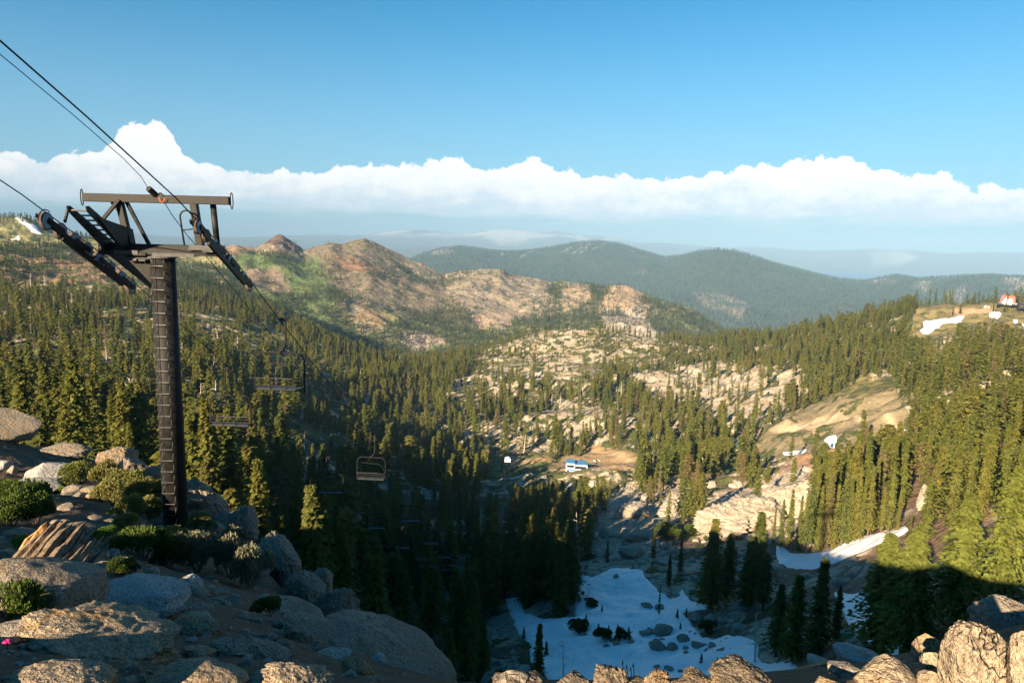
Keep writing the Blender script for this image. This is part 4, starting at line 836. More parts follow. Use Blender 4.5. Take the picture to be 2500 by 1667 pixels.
scatter('mountain_forest', far_trees, LODM, 'hazy forest covering the blue green mountains', .85, 1.3)
print('TREES', len(rest), len(ridge_trees[0]), len(far_trees[0]))

# ------------------------------------------------ granite boulders and outcrops
def granite(name, a, b, warm, sc=1.0):
    m, n, out = nodemat(name); pos = n.new('ShaderNodeNewGeometry').outputs['Position']
    g = n.noise(pos, 55*sc, 3, 0.7); g2 = n.noise(pos, 9*sc, 5, 0.65); big = n.noise(pos, 0.9*sc, 5, 0.6); lich = n.noise(n.vm('ADD', pos, (7., 3., 1.)), 3.2*sc, 6, 0.7)
    c = n.mix(n.step(big, .35, .65), a, b); c = n.mix(n.m('MULTIPLY', n.step(lich, .50, .66), .75), c, warm)
    c = n.mix(n.m('MULTIPLY', n.step(n.noise(pos, 5.0*sc, 6, .75), .60, .70), .7), c, (.06, .055, .05))
    sp_ = n.lin(g, .32, .68, .50, 1.55); c = n.mix(1.0, c, n.new('ShaderNodeCombineColor', ins={0: sp_, 1: sp_, 2: sp_}).outputs[0], 'MULTIPLY')
    ck = n.voro(n.vm('ADD', pos, n.vm('MULTIPLY', n.noise(pos, 1.6*sc, 5, .7, out='Color'), (2.2/sc, 2.2/sc, 1.6/sc))), .42*sc, 'DISTANCE_TO_EDGE'); ln = n.m('MULTIPLY', n.m('SUBTRACT', 1.0, n.step(ck, 0.0, .010)), n.step(big, .42, .62))
    c = n.mix(n.m('MULTIPLY', ln, .75), c, (.03, .028, .025))
    h = n.m('ADD', n.m('ADD', n.m('MULTIPLY', g2, 1.0), n.m('MULTIPLY', g, .22)), n.m('MULTIPLY', ln, -.5))
    principled(n, out, c, .85, .25, normal=bump(n, h, .9, .13/sc)); return m
M_ROCK = granite('granite', (.19, .16, .125), (.28, .24, .19), (.26, .175, .09)); M_PALE = granite('pale_granite', (.30, .295, .285), (.40, .385, .36), (.30, .25, .18))
M_GOLD = granite('lichen_granite', (.21, .165, .115), (.30, .24, .165), (.33, .19, .065)); M_RIM = granite('shade_brown_rim_granite', (.12, .092, .065), (.19, .15, .105), (.22, .13, .05)); M_BIG = granite('weathered_granite', (.31, .27, .215), (.41, .36, .295), (.36, .26, .17), .22)  # rim granite: brown stone, darkened to stand in for shade along the rim
_ico = {}
def ico(sub):
    if sub not in _ico:
        bm = bmesh.new(); bmesh.ops.create_icosphere(bm, subdivisions=sub, radius=1.0)
        _ico[sub] = (np.array([v.co[:] for v in bm.verts]), np.array([[v.index for v in f.verts] for f in bm.faces])); bm.free()
    return _ico[sub]
def rock_shape(seed, sub=5, cuts=9, rough=.05, low=.22, cut_at=(.55, .85), soft=.85):
    V, Fc = ico(sub); V = V.copy(); r = np.random.default_rng(seed)
    V *= (1+low*fbm(V[:, 0]*1.1+seed, V[:, 1]*1.1, V[:, 2]*1.1, o=3, s=seed % 97))[:, None]
    for _ in range(cuts):
        nn = r.normal(size=3); nn /= np.linalg.norm(nn); o = r.uniform(*cut_at); e = V@nn-o; V -= np.maximum(e, 0)[:, None]*nn*soft
    V *= (1+rough*ridge(V[:, 0]*2.4+seed, V[:, 1]*2.4, V[:, 2]*2.4, o=5, g=.6, s=(seed*7) % 89)-rough*.5+rough*.35*fbm(V[:, 0]*9, V[:, 1]*9, V[:, 2]*9, o=3, s=3))[:, None]
    return V/np.abs(V).max(0), Fc
def rock(x0, y0, x1, y1, lab, mat=None, seed=0, dmin=.8, sub=5, depth=.85, tilt=0.0, name='boulder', cuts=9, rough=.06, low=.22, sink=.12, dist=None, group=None, soft=.85):
    """A stone whose outline seen from the view point spans the box (x0,y0)-(x1,y1)."""
    cx, cy = (x0+x1)/2, (y0+y1)/2
    b = hit(cx, y1-.28*(y1-y0), dmin); D = dist or math.hypot(b[0], b[1]); d = ray(cx, cy)
    dep = math.atan(-d[2]); sl = D/math.cos(math.atan((cx-1250)/F)); rng_ = D*math.sqrt(1+d[2]**2)
    k = math.sqrt(1+((cx-1250)/F)**2); w = (x1-x0)/F*D*math.cos(math.atan((cx-1250)/F))**1.0*1.0; hp = (y1-y0)/F*D*.93
    dy = w*depth; hz = math.sqrt(max((hp/math.cos(dep))**2-(dy*math.tan(dep))**2, (hp*.62)**2))
    c = d*D
    V, Fc = rock_shape(seed+1, sub, cuts, rough, low, soft=soft); V = V*np.array([w/2, dy/2, hz/2])
    az = math.atan2(d[0], d[1]); ca, sa = math.cos(az), math.sin(az); ct, st = math.cos(tilt), math.sin(tilt)
    xx, zz = V[:, 0]*ct-V[:, 2]*st, V[:, 0]*st+V[:, 2]*ct; V = np.stack([xx*ca+V[:, 1]*sa, -xx*sa+V[:, 1]*ca, zz], -1)
    o = add_mesh(name, V, Fc, mat or M_ROCK, True); o.location = c
    # let it reach the ground
    g = float(zat(c[0], c[1])); low_ = c[2]+V[:, 2].min()
    if low_ > g-.05*hz:
        m = V[:, 2] < -.15*hz; add = low_-g+.15*hz; f = (np.abs(V[:, 2][m])/np.abs(V[:, 2].min())); V[m, 2] -= add*f; o.data.vertices.foreach_set('co', V.astype(np.float32).ravel()); o.data.update()
    return tag(o, lab, 'rock' if 'outcrop' not in name else 'outcrop', group)
# unseen firs added behind the viewer so that their shade dapples the ledge
for k, (x_, y_, h_) in enumerate([(-24, -4, 3.0), (-31, -6, 4.0), (-41, -8, 4.5), (-17, -5, 2.2), (-52, -6, 6)]):
    place_tree('young_fir_tree', 'young', k % 2, x_, y_, [-.6, -.2, .2, -.9, .4][k], h_, 1.3, k*1.1, ['unseen young fir behind the viewer, leftmost but two', 'unseen young fir behind the viewer, left of the shortest', 'unseen taller young fir on the crest behind the viewer', 'unseen shortest young fir on the crest behind the viewer', 'unseen tallest fir on the crest far behind on the left'][k], 'tree')
def b2(a, b, c, d): return (a/2.351, 1000+b/2.351, c/2.351, 1000+d/2.351)
def b4(a, b, c, d): return (600+a/2.541, 1050+b/2.541, 600+c/2.541, 1050+d/2.541)
def b5(a, b, c, d): return (1200+a/2.541, 1050+b/2.541, 1200+c/2.541, 1050+d/2.541)
def b6(a, b, c, d): return (1950+a/3.76, 1250+b/3.76, 1950+c/3.76, 1250+d/3.76)
ROCKS = [
 (b2(135, 295, 440, 440), 'large white boulder with a pink sunlit end on the left ledge', M_PALE, .05, {}),
 (b2(-60, 400, 335, 480), 'long low pale slab in front of the large white boulder', M_PALE, .1, {}),
 (b2(360, 430, 475, 490), 'small rounded stone right of the white boulder', None, 0, {}), (b2(462, 433, 565, 485), 'rounded stone, second to the right of the white boulder', None, 0, {}),
 (b2(560, 437, 650, 480), 'flat stone at the edge of the yellow shrubs', None, 0, {}), (b2(410, 468, 505, 515), 'lower left stone of the small stone row', None, 0, {}), (b2(485, 472, 560, 520), 'tan stone at the lower end of the small stone row', None, 0, {}),
 (b2(345, 470, 420, 500), 'little stone under the small stone row', None, 0, {}), (b2(-30, 285, 62, 355), 'bluish boulder at the left edge of the ledge', M_PALE, 0, {}), (b2(42, 318, 108, 375), 'small grey stone left of the large white boulder', None, 0, {}),
 (b2(-150, 0, 215, 205), 'dark rounded dome of rock on the left skyline', None, .25, dict(sub=5, dist=44, name='outcrop')), (b2(180, 175, 560, 300), 'low shaded rock rib on the skyline of the left ledge', None, .12, dict(name='outcrop', cuts=14, rough=.14, dist=41)),
 (b2(525, 212, 790, 345), 'craggy tan outcrop with a sunlit crest left of the pole', M_GOLD, .1, dict(name='outcrop', cuts=18, rough=.22, dist=39, sub=6, soft=.95)), (b2(640, 265, 845, 400), 'shaded broken rock under the sunlit crest', None, .2, dict(name='outcrop', cuts=18, rough=.25, dist=37, sub=5, soft=.95)),
 (b2(620, 262, 710, 330), 'pointed tan block on the craggy outcrop', M_GOLD, .3, dict(cuts=12, dist=35)), (b2(800, 300, 960, 440), 'dark broken rock behind the pole', None, .2, dict(name='outcrop', cuts=16, rough=.22, dist=38)),
 (b2(1072, 452, 1130, 515), 'small tan block just right of the pole', M_GOLD, 0, {}),
 (b2(1000, 400, 1330, 680), 'steep shaded crag just right of the pole', None, .5, dict(name='outcrop', cuts=26, rough=.34, sub=6, soft=1, dist=33, depth=1.3)), (b2(1180, 520, 1530, 860), 'jagged blue grey crag at the cliff edge right of the pole', None, .7, dict(name='outcrop', cuts=26, rough=.36, sub=6, soft=1, dist=28, depth=1.3)),
 (b2(1060, 620, 1400, 840), 'shaded rock face between the two crags and the grey shrub', None, .55, dict(name='outcrop', cuts=22, rough=.3, dist=26, depth=1.2, sub=6)), (b2(1380, 740, 1760, 1080), 'crag with black lichen below the grey shrub', None, .72, dict(name='outcrop', cuts=24, rough=.3, sub=6, soft=1, dist=22.5, depth=1.3)),
 (b4(40, 640, 400, 900), 'bulging rock over the cliff edge right of the grey shrub', None, .7, dict(name='outcrop', cuts=20, rough=.24, dist=20.5, depth=1.3, sub=6)), (b4(200, 850, 520, 1180), 'cracked rounded block on the cliff edge, upper one', None, .6, dict(cuts=16, rough=.2, dist=17.6, sub=6, depth=1.2)), (b4(400, 830, 560, 1010), 'blocky stone speckled with black lichen on the cliff edge', None, .3, dict(cuts=14, rough=.1, dist=18.5)),
 (b4(390, 930, 740, 1290), 'tall cracked block at the brink above the dark gully', None, .75, dict(cuts=16, rough=.2, dist=15.8, sub=6, depth=1.2)), (b4(690, 1180, 780, 1280), 'brown stone low on the brink', None, .3, dict(dist=14.5)), (b4(745, 1245, 850, 1350), 'grey tilted stone low on the brink', None, .7, dict(dist=13)),
 (b2(-180, 845, 660, 1260), 'huge rounded grey boulder at the left edge', None, .38, dict(sub=6, cuts=6, rough=.03)), (b2(465, 948, 1090, 1210), 'long bluish boulder with sun flecks on its back', M_PALE, .08, dict(sub=6, cuts=10)),
 (b2(1000, 938, 1172, 1090), 'grey boulder leaning against the long bluish boulder', M_PALE, .5, {}), (b2(820, 1098, 1070, 1215), 'black shaded block below the long bluish boulder', None, 0, {}), (b2(1020, 1105, 1235, 1200), 'dark flat rock right of the black block', None, .2, {}),
 (b2(985, 1148, 1295, 1330), 'rounded brown boulder in the middle of the ledge', M_GOLD, .2, dict(sub=6)), (b2(140, 1130, 1110, 1480), 'broad knobbly granite slab lit by patches of sun', M_GOLD, .32, dict(sub=6, rough=.16, cuts=5, low=.3)),
 (b2(-120, 1218, 260, 1370), 'grey hump left of the broad sunlit slab', None, .05, dict(sub=5)), (b2(700, 1200, 1080, 1330), 'long grey back running right from the broad slab', None, .45, dict(sub=5, rough=.08)), (b2(750, 1178, 880, 1240), 'small bluish stone between the boulders', M_PALE, .2, {}),
 (b2(60, 1430, 665, 1720), 'sunlit granite hump at the bottom left', M_GOLD, .25, dict(sub=6, rough=.08, cuts=5)), (b2(795, 1420, 1445, 1760), 'rounded golden orange boulder at the bottom', M_GOLD, .1, dict(sub=6, rough=.05, cuts=4)), (b2(1020, 1340, 1250, 1450), 'knobbly brown stones behind the golden boulder', M_GOLD, .3, dict(rough=.25)),
 (b2(1200, 1285, 1470, 1440), 'sharp edged grey block right of the golden boulder', None, .35, dict(cuts=16)), (b2(1370, 1310, 1690, 1450), 'flat topped grey block, right of the sharp edged one', None, .25, dict(cuts=14)), (b2(1060, 1300, 1130, 1345), 'little pale stone in the dirt', M_PALE, 0, {}),
 (b4(20, 1383, 570, 1720), 'crusty golden boulder with a hollow at the bottom', M_GOLD, .2, dict(sub=6, rough=.16, cuts=5, low=.3)), (b4(-20, 1490, 230, 1720), 'grainy pale boulder at the very bottom beside the hollow one', M_GOLD, 0, dict(sub=5, rough=.12)),
 (b4(200, 1152, 690, 1370), 'smooth whale backed rock near the brink', None, .45, dict(sub=6, cuts=5, rough=.03)), (b4(95, 1038, 500, 1200), 'smooth grey rock behind the whale backed one', None, .4, dict(sub=5, cuts=5, rough=.04)),
 (b4(205, 1195, 325, 1320), 'brown block in front of the whale backed rock', None, .2, {}), (b4(305, 1235, 405, 1345), 'second brown block in front of the whale backed rock', None, -.3, {}), (b4(140, 1148, 250, 1260), 'brown stone under the dark little bush', None, .1, {}),
 (b4(330, 1190, 1420, 1700), 'great smooth granite slab sloping down to the right', None, .47, dict(sub=6, cuts=3, rough=.05, low=.08, depth=1.0, dist=6.6)), (b4(560, 1395, 810, 1560), 'tilted brown block beside the great smooth slab', M_GOLD, .5, {}), (b4(408, 1372, 668, 1412), 'thin flat stone lying level', M_PALE, .02, {}),
 (b4(775, 1378, 895, 1465), 'wedge of grey stone on the great smooth slab', M_PALE, .45, {}), (b4(400, 1300, 470, 1350), 'cobble at the foot of the brown blocks', None, 0, {}), (b4(60, 1245, 210, 1330), 'dark slab left of the brown blocks', None, .1, {}), (b4(-60, 1290, 180, 1380), 'low grey slab above the crusty boulder', None, .2, {}),
 (b4(1440, 1490, 1560, 1640), 'small grey stone at the bottom centre', None, .2, {}), (b4(1530, 1478, 1810, 1700), 'rounded rim rock at the bottom centre', None, .1, dict(sub=5)),
 (b5(-34, 1475, 384, 1700), 'low brown rim rock left of the pointed one', M_RIM, .1, dict(cuts=20, rough=.26, soft=1, depth=1.1, sub=6)), (b5(321, 1505, 709, 1700), 'low brown rim rock just left of the pointed one', M_RIM, .05, dict(cuts=20, rough=.26, soft=1, depth=1.1, sub=6)), (b5(584, 1420, 851, 1760), 'pointed fin of granite on the rim', M_RIM, .05, dict(cuts=20, rough=.26, soft=1, depth=1.1, sub=6)), (b5(707, 1520, 1053, 1700), 'low brown rim rock between the fin and the leaning one', M_RIM, 0, dict(cuts=20, rough=.26, soft=1, depth=1.1, sub=6)),
 (b5(931, 1468, 1121, 1700), 'narrow leaning granite block on the rim', M_RIM, .2, dict(cuts=20, rough=.26, soft=1, depth=1.1, sub=6)), (b5(1040, 1530, 1300, 1700), 'low crumbly rim rock', M_RIM, 0, dict(cuts=20, rough=.26, soft=1, depth=1.1, sub=6)), (b5(1117, 1478, 1463, 1700), 'crumbly sunlit rim rock', M_RIM, .1, dict(cuts=20, rough=.26, soft=1, depth=1.1, sub=6)), (b5(1324, 1415, 1792, 1720), 'rounded sunlit rim rock at the edge of the lower snow', M_RIM, .25, dict(cuts=20, rough=.26, soft=1, depth=1.1, sub=6)),
 (b6(540, 1318, 1115, 1720), 'wide sunlit granite block with a shaded foot', M_GOLD, .15, dict(sub=6, cuts=12)), (b6(250, 1338, 620, 1560), 'shaded granite slab left of the wide sunlit block', None, .1, dict(sub=5)), (b6(1050, 1088, 1355, 1420), 'square granite block half in shadow', M_GOLD, .1, dict(sub=5, cuts=14, soft=1)),
 (b6(1120, 1265, 1370, 1470), 'leaning granite flake left of the biggest block', M_GOLD, -.5, dict(cuts=14)), (b6(1230, 1020, 1960, 1900), 'biggest golden granite block with a curved shadow', M_GOLD, .05, dict(sub=6, cuts=10, rough=.05, depth=.7)), (b6(1850, 1020, 2400, 1900), 'golden granite block split off at the right edge', M_GOLD, -.05, dict(sub=6, cuts=10, rough=.05, depth=.7)),
 (b6(1590, 815, 2250, 1170), 'dark rock capping the granite blocks at right', None, .1, dict(sub=6, cuts=10, dist=5.3)), (b6(120, 1510, 520, 1700), 'golden rock at the bottom left of the right hand group', M_GOLD, .1, dict(sub=5)), (b6(1090, 1440, 1300, 1640), 'small golden block under the leaning flake', M_GOLD, .2, {}),
 (b6(310, 1255, 820, 1420), 'bluish shaded slab below the cliff rim at right', M_PALE, .1, dict(dist=9.5)), (b6(20, 1345, 370, 1450), 'bluish slab beside the dead wood', M_PALE, .15, dict(dist=8.5)),
]
for k, (bx, lab, mt, tl, kw) in enumerate(ROCKS):
    if 'sub' not in kw and bx[2]-bx[0] > 45: kw = dict(kw, sub=6 if bx[2]-bx[0] > 90 else 5)
    if any(w in lab for w in ('smooth', 'rounded', 'huge', 'hump')) and 'outcrop' not in kw.get('name', ''): kw = dict(kw, cuts=2, low=.16)
    rock(*bx, lab, mt, seed=k*13+5, tilt=-tl, **kw)
# boulders in and around the snow bowl and the valley
VR = [(b5(645, 590, 790, 690), 'rounded pale boulder at upper left of the pair above the snow'), (b5(775, 600, 985, 705), 'long cracked white boulder above the snow bowl'), (b5(770, 700, 945, 810), 'broad pale boulder just above the snow bowl'), (b5(610, 750, 700, 800), 'low shaded boulder left of the pale ones'), (b5(1035, 683, 1120, 740), 'small pale block on the red soil'),
      (b5(750, 885, 795, 930), 'single dark boulder high on the snow'), (b5(920, 1062, 1010, 1115), 'grey boulder left of the thin fir on the snow'), (b5(1010, 1075, 1075, 1130), 'smaller boulder right of the thin fir on the snow'), (b5(1000, 1185, 1145, 1290), 'largest grey boulder in the rock pile on the snow'), (b5(1120, 1010, 1185, 1045), 'boulder on the dark rim of the snow'),
      (b5(970, 1290, 1100, 1380), 'wide grey boulder at the foot of the rock pile'), (b5(1080, 1315, 1165, 1385), 'boulder at the lower right of the rock pile'), (b5(905, 1225, 1010, 1290), 'flat rocks left of the largest grey boulder'), (b5(1140, 1255, 1235, 1330), 'boulder at the right of the rock pile'), (b5(1230, 1300, 1330, 1370), 'dark boulder at the right tail of the rock pile'), (b5(1330, 1310, 1410, 1365), 'last boulder of the rock pile tail'),
      (b5(740, 1305, 800, 1350), 'pale boulder below the thicket on the snow'), (b5(690, 1320, 740, 1360), 'grey boulder left of the pale one below the thicket'), (b5(1220, 1130, 1310, 1185), 'grey rocks at the right rim of the snow bowl'), (b5(1310, 1135, 1400, 1195), 'grey block at the right rim of the snow bowl'), (b5(1400, 1160, 1475, 1215), 'flat topped block at the right rim'), (b5(1465, 1188, 1600, 1255), 'large flat grey boulder at the right rim'), (b5(1480, 1235, 1520, 1270), 'small stone under the large flat boulder'),
      (b5(1180, 1365, 1240, 1400), 'small boulder low on the snow'), (b5(990, 1450, 1070, 1485), 'brown boulder at the lower edge of the snow'), (b5(1065, 1458, 1140, 1500), 'brown boulder beside another at the lower edge of the snow'), (b5(1150, 1480, 1200, 1520), 'last brown boulder at the lower edge of the snow'), (b5(545, 1250, 610, 1290), 'boulder on the left arm of the snow'), (b5(755, 1163, 808, 1180), 'flat dark stone on the snow'), (b5(865, 1127, 895, 1142), 'tiny dark stone on the snow'),
      (b5(500, 1428, 545, 1446), 'flat stone low on the left of the snow'), (b5(1470, 1350, 1495, 1372), 'little stone on the right of the snow'), (b5(1215, 1432, 1250, 1448), 'little stone above the lower boulders'), (b5(700, 1148, 740, 1162), 'flat stone in the middle of the snow'), (b5(1000, 1360, 1040, 1375), 'stone just under the rock pile'),
      (b4(1190, 1100, 1370, 1250), 'cracked grey rock pile in the dark gully'), (b4(1215, 1220, 1340, 1330), 'lower part of the grey rock pile in the gully'), (b4(1060, 1270, 1160, 1350), 'rounded blue grey boulder in the gully'), (b4(1300, 1440, 1360, 1510), 'blue grey block above the bottom rim'), (b4(1200, 1430, 1290, 1490), 'blue grey rubble block'), (b4(1440, 1500, 1530, 1580), 'blue grey boulder just beyond the rim'), (b4(1460, 1400, 1530, 1450), 'pale stone in the dark gully'),
      (b4(1170, 1440, 1210, 1470), 'small pale stone in the rubble'), (b4(1100, 1350, 1160, 1400), 'small pale stone left of the rubble'), (b4(1540, 1455, 1600, 1500), 'pale stone right of the rubble'),
      (b6(290, 590, 480, 690), 'pale boulder right of the dark firs'), (b6(430, 545, 560, 620), 'white boulder below the curved snow strip'), (b6(380, 1080, 560, 1170), 'shaded rocks at the foot of the right snowfield'), (b6(400, 1150, 560, 1260), 'shaded boulder at the foot of the right snowfield'), (b6(540, 1110, 660, 1210), 'dark round boulder at the foot of the right snowfield'), (b6(560, 1190, 700, 1260), 'low dark rocks beside the hemlock trunk'),
      ((690, 1108, 828, 1200), 'bald grey granite knoll below the cables'), ((640, 1120, 700, 1160), 'pale shoulder of the granite knoll'), ((20, 915, 100, 965), 'grey dome among the firs at left'), ((240, 1095, 300, 1130), 'ledge of pale rock behind the outcrop'), ((510, 1100, 540, 1125), 'rock ledge among the firs right of the pole'),
      ((2240, 1180, 2275, 1260), 'pale granite rib above the hemlocks'), ((2470, 1085, 2520, 1120), 'pale rock at the right edge in the wood'), ((2420, 1135, 2470, 1175), 'pale rock below another in the right hand wood')]
def vrock(bx, lab, k, **kw):
    big = (bx[2]-bx[0]) > 55
    o = rock(*bx, lab, M_BIG, seed=500+k*11, dmin=64, sub=5 if big else 4, tilt=((k*37) % 11-5)*.03, cuts=8 if not big else 12, rough=.10, **kw); return o
for k, (bx, lab) in enumerate(VR): vrock(bx, lab, k)
# cliffs of pale granite beyond the bowl
for k, (bx, lab) in enumerate([((1690, 1222, 1860, 1325), 'left buttress of the white granite cliff'), ((1750, 1188, 1930, 1315), 'tall middle face of the white granite cliff'), ((1850, 1168, 2010, 1285), 'stepped right face of the white granite cliff'),
        ((1500, 1222, 1600, 1272), 'smooth tan whaleback on the pale ridge'), ((1430, 1232, 1500, 1262), 'left end of the pale granite ridge'), ((1590, 1215, 1680, 1275), 'pale slab at the right of the whaleback'), ((1620, 1192, 1720, 1235), 'pale granite bench above the whaleback'), ((1560, 1196, 1630, 1225), 'left part of the pale granite bench')]):
    rock(*bx, lab, M_BIG, seed=900+k*7, dmin=150, sub=6, cuts=34, rough=.42, low=.3, name='outcrop', depth=1.1, soft=1, tilt=(.12, .1, .14, 0, .04, -.05, 0, .1, .05)[k % 9])

# loose rubble: beyond counting
def rubble(name, px0, px1, py0, py1, n, smin, smax, mat, lab, dmin=.8, keep=None):
    V, Fc = [], []; base, F0 = rock_shape(3, 2, 6, .1); nb = 0
    for _ in range(n):
        px, py = random.uniform(px0, px1), random.uniform(py0, py1); b = hit(px, py, dmin); D = math.hypot(b[0], b[1])
        if D > 64 and dmin < 10 or (keep and not keep(px, py, D)): continue
        s = random.uniform(smin, smax)**1.0*D*random.random()**1.5; q = base*np.array([s*random.uniform(.7, 1.4), s, s*random.uniform(.4, .8)]); a = random.uniform(0, 6.3)
        q = np.stack([q[:, 0]*math.cos(a)-q[:, 1]*math.sin(a), q[:, 0]*math.sin(a)+q[:, 1]*math.cos(a), q[:, 2]], -1)+b; V.append(q); Fc.append(F0+nb); nb += len(q)
    return tag(add_mesh(name, np.concatenate(V), np.concatenate(Fc), mat, False), lab, kind='stuff')
rubble('scree', 0, 1000, 1200, 1690, 1100, .004, .017, M_ROCK, 'loose stones and pebbles strewn over the near ledge')
rubble('gravel', 0, 1000, 1300, 1690, 1500, .001, .005, M_GOLD, 'fine gravel between the near boulders')
rubble('bowl_rubble', 1480, 1800, 1500, 1600, 160, .003, .012, M_BIG, 'stones of the rock pile in the snow bowl', 64, lambda px, py, D: abs(py-1560+(1640-px)*.12) < 26)
rubble('gully_rubble', 1040, 1260, 1520, 1660, 170, .003, .012, M_BIG, 'pale blocks choking the dark gully', 64)
rubble('valley_rubble', 1400, 2000, 1180, 1420, 420, .003, .012, M_BIG, 'broken blocks around the snow bowl rim', 64, lambda px, py, D: snowmask(np.array([px]), np.array([py]), np.array([D]))[0] < .2)

rubble('snow_debris', 1240, 1900, 1395, 1650, 900, .0005, .0026, M_BARK, 'twigs, bark and small dark stones littering the snow', 64, lambda px, py, D: snowmask(np.array([px]), np.array([py]), np.array([D]))[0] > .5)

# ------------------------------------------------ lift tower
def metal(name, c, rough=.5, met=.0, spec=.18):
    m, n, out = nodemat(name); pos = n.new('ShaderNodeNewGeometry').outputs['Position']; k = n.noise(pos, 4.0, 5, .65)
    v = n.mix(n.step(k, .3, .75), c, tuple(min(1, q*1.5+.012) for q in c)); principled(n, out, v, n.lin(k, .3, .7, rough-.08, rough+.12), spec, met, normal=bump(n, n.noise(pos, 25, 3), .15, .01)); return m
M_STEEL = metal('dark_painted_steel', (.010, .0095, .009), .5); M_TUBE = metal('black_tube_steel', (.006, .006, .006), .6); M_GREY = metal('grey_steel', (.05, .05, .05), .45); M_WHEEL = metal('blue_grey_wheel', (.22, .30, .36), .5); M_RUB = metal('brown_rubber', (.07, .05, .04), .8)
M_SEAT = metal('worn_grey_seat', (.03, .033, .036), .45); M_GALV = metal('galvanised_rung', (.09, .09, .085), .4, .3); M_ORANGE = metal('orange_strap', (.75, .10, .02), .6); M_WHITE = metal('white_paint', (.7, .7, .68), .5); M_BLUE = metal('blue_paint', (.05, .16, .30), .5); M_RED = metal('brick_red_roof', (.30, .06, .05), .6); M_DARK = metal('dark_window', (.01, .012, .015), .2)
class MB:
    def __init__(s): s.V, s.F = [], []
    def tube(s, pts, r, k=8, cap=True): tube(s.V, s.F, pts, r, k, cap); return s
    def box(s, c, sx, sy, sz, ax=None):
        ax = ax or ((1, 0, 0), (0, 1, 0), (0, 0, 1)); c = np.array(c, float); b = len(s.V); A = [np.array(a, float) for a in ax]
        for q in ((-1, -1, -1), (1, -1, -1), (1, 1, -1), (-1, 1, -1), (-1, -1, 1), (1, -1, 1), (1, 1, 1), (-1, 1, 1)): s.V.append(tuple(c+A[0]*q[0]*sx/2+A[1]*q[1]*sy/2+A[2]*q[2]*sz/2))
        s.F += [tuple(b+i for i in f) for f in ((0, 3, 2, 1), (4, 5, 6, 7), (0, 1, 5, 4), (1, 2, 6, 5), (2, 3, 7, 6), (3, 0, 4, 7))]; return s
    def bar(s, p, q, w, h=None, up=(0, 0, 1)):
        p, q = np.array(p, float), np.array(q, float); d = q-p; L = np.linalg.norm(d); d /= L; sd_ = np.cross(d, up); n_ = np.linalg.norm(sd_)
        if n_ < 1e-3: sd_ = np.array([1., 0, 0]); n_ = 1
        sd_ /= n_; u = np.cross(sd_, d); return s.box((p+q)/2, L, w, h or w, (d, sd_, u))
    def plate(s, outline, n_, th):
        o = [np.array(q, float) for q in outline]; n_ = np.array(n_, float)*th/2; b = len(s.V); k = len(o)
        s.V += [tuple(q-n_) for q in o]+[tuple(q+n_) for q in o]; c0 = len(s.V); m = sum(o)/k; s.V += [tuple(m-n_), tuple(m+n_)]
        for i in range(k): j = (i+1) % k; s.F += [(b+i, b+j, b+k+j, b+k+i), (b+j, b+i, c0, c0), (b+k+i, b+k+j, c0+1, c0+1)]
        return s
    def build(s, name, mat, parent=None, bevel=0, smooth=False):
        me = bpy.data.meshes.new(name); me.from_pydata(s.V, [], [tuple(dict.fromkeys(f)) for f in s.F]); me.materials.append(mat); me.update()
        bm = bmesh.new(); bm.from_mesh(me); bmesh.ops.recalc_face_normals(bm, faces=bm.faces)
        if bevel: bmesh.ops.bevel(bm, geom=list(bm.edges), offset=bevel, segments=1, affect='EDGES')
        bm.to_mesh(me); bm.free()
        if smooth: me.polygons.foreach_set('use_smooth', [True]*len(me.polygons))
        o = bpy.data.objects.new(name, me); C.objects.link(o)
        if parent: o.parent = parent
        return o
def empty(name, loc, rz, label, cat, group=None):
    e = bpy.data.objects.new(name, None); C.objects.link(e); e.location = loc; e.rotation_euler = (0, 0, rz); tag(e, label, cat, group); return e
CABLE = [(-70, 34), (-40, 20.6), (-15, 11.6), (0, 8.0), (12.9, 3.75), (18.5, 1.55), (21.0, .55), (23.3, -.55), (25.6, -1.85), (28.4, -3.55), (33.9, -6.75), (46.7, -14.05), (52.2, -17.4), (65, -25.1), (70.5, -28.4), (88.8, -39.3), (107, -50.0), (126, -60.8), (144, -70.6), (162, -79.8), (183, -89.5), (215, -101)]
CY, CZ = np.array([c[0] for c in CABLE], float), np.array([c[1] for c in CABLE])
def cz(y): return float(np.interp(y, CY, CZ))
XL, XR, YT = -14.25, -9.76, 23.3
def cx_(x0, y): return x0+(.25 if y < 21 and x0 < -12 else 0)*min(1, (21-y)/6 if y < 21 else 0)
tw = empty('lift_tower', (-11.92, YT, -10.65), 0, 'black tubular chairlift tower with step rungs, cross arm and wheel assemblies', 'lift tower')
O = np.array([-11.92, YT, -10.65])
def W(mb, name, mat, parent=tw, bevel=0, smooth=False):
    mb.V = [tuple(np.array(v)-O) for v in mb.V]; return mb.build(name, mat, parent, bevel, smooth)
W(MB().tube([(-11.92, YT, -11.4), (-11.92, YT, -.86)], (.41, .385), 28), 'pole', M_TUBE, smooth=True)
m = MB(); m.tube([(-11.92, YT, -.90), (-11.92, YT, -.84)], (.47, .47), 24); W(m, 'pole_cap', M_GREY)
m = MB(); m.bar((-12.0, YT-.40, -11.2), (-12.0, YT-.385, -.95), .025, .03); W(m, 'ladder_rail', M_STEEL)
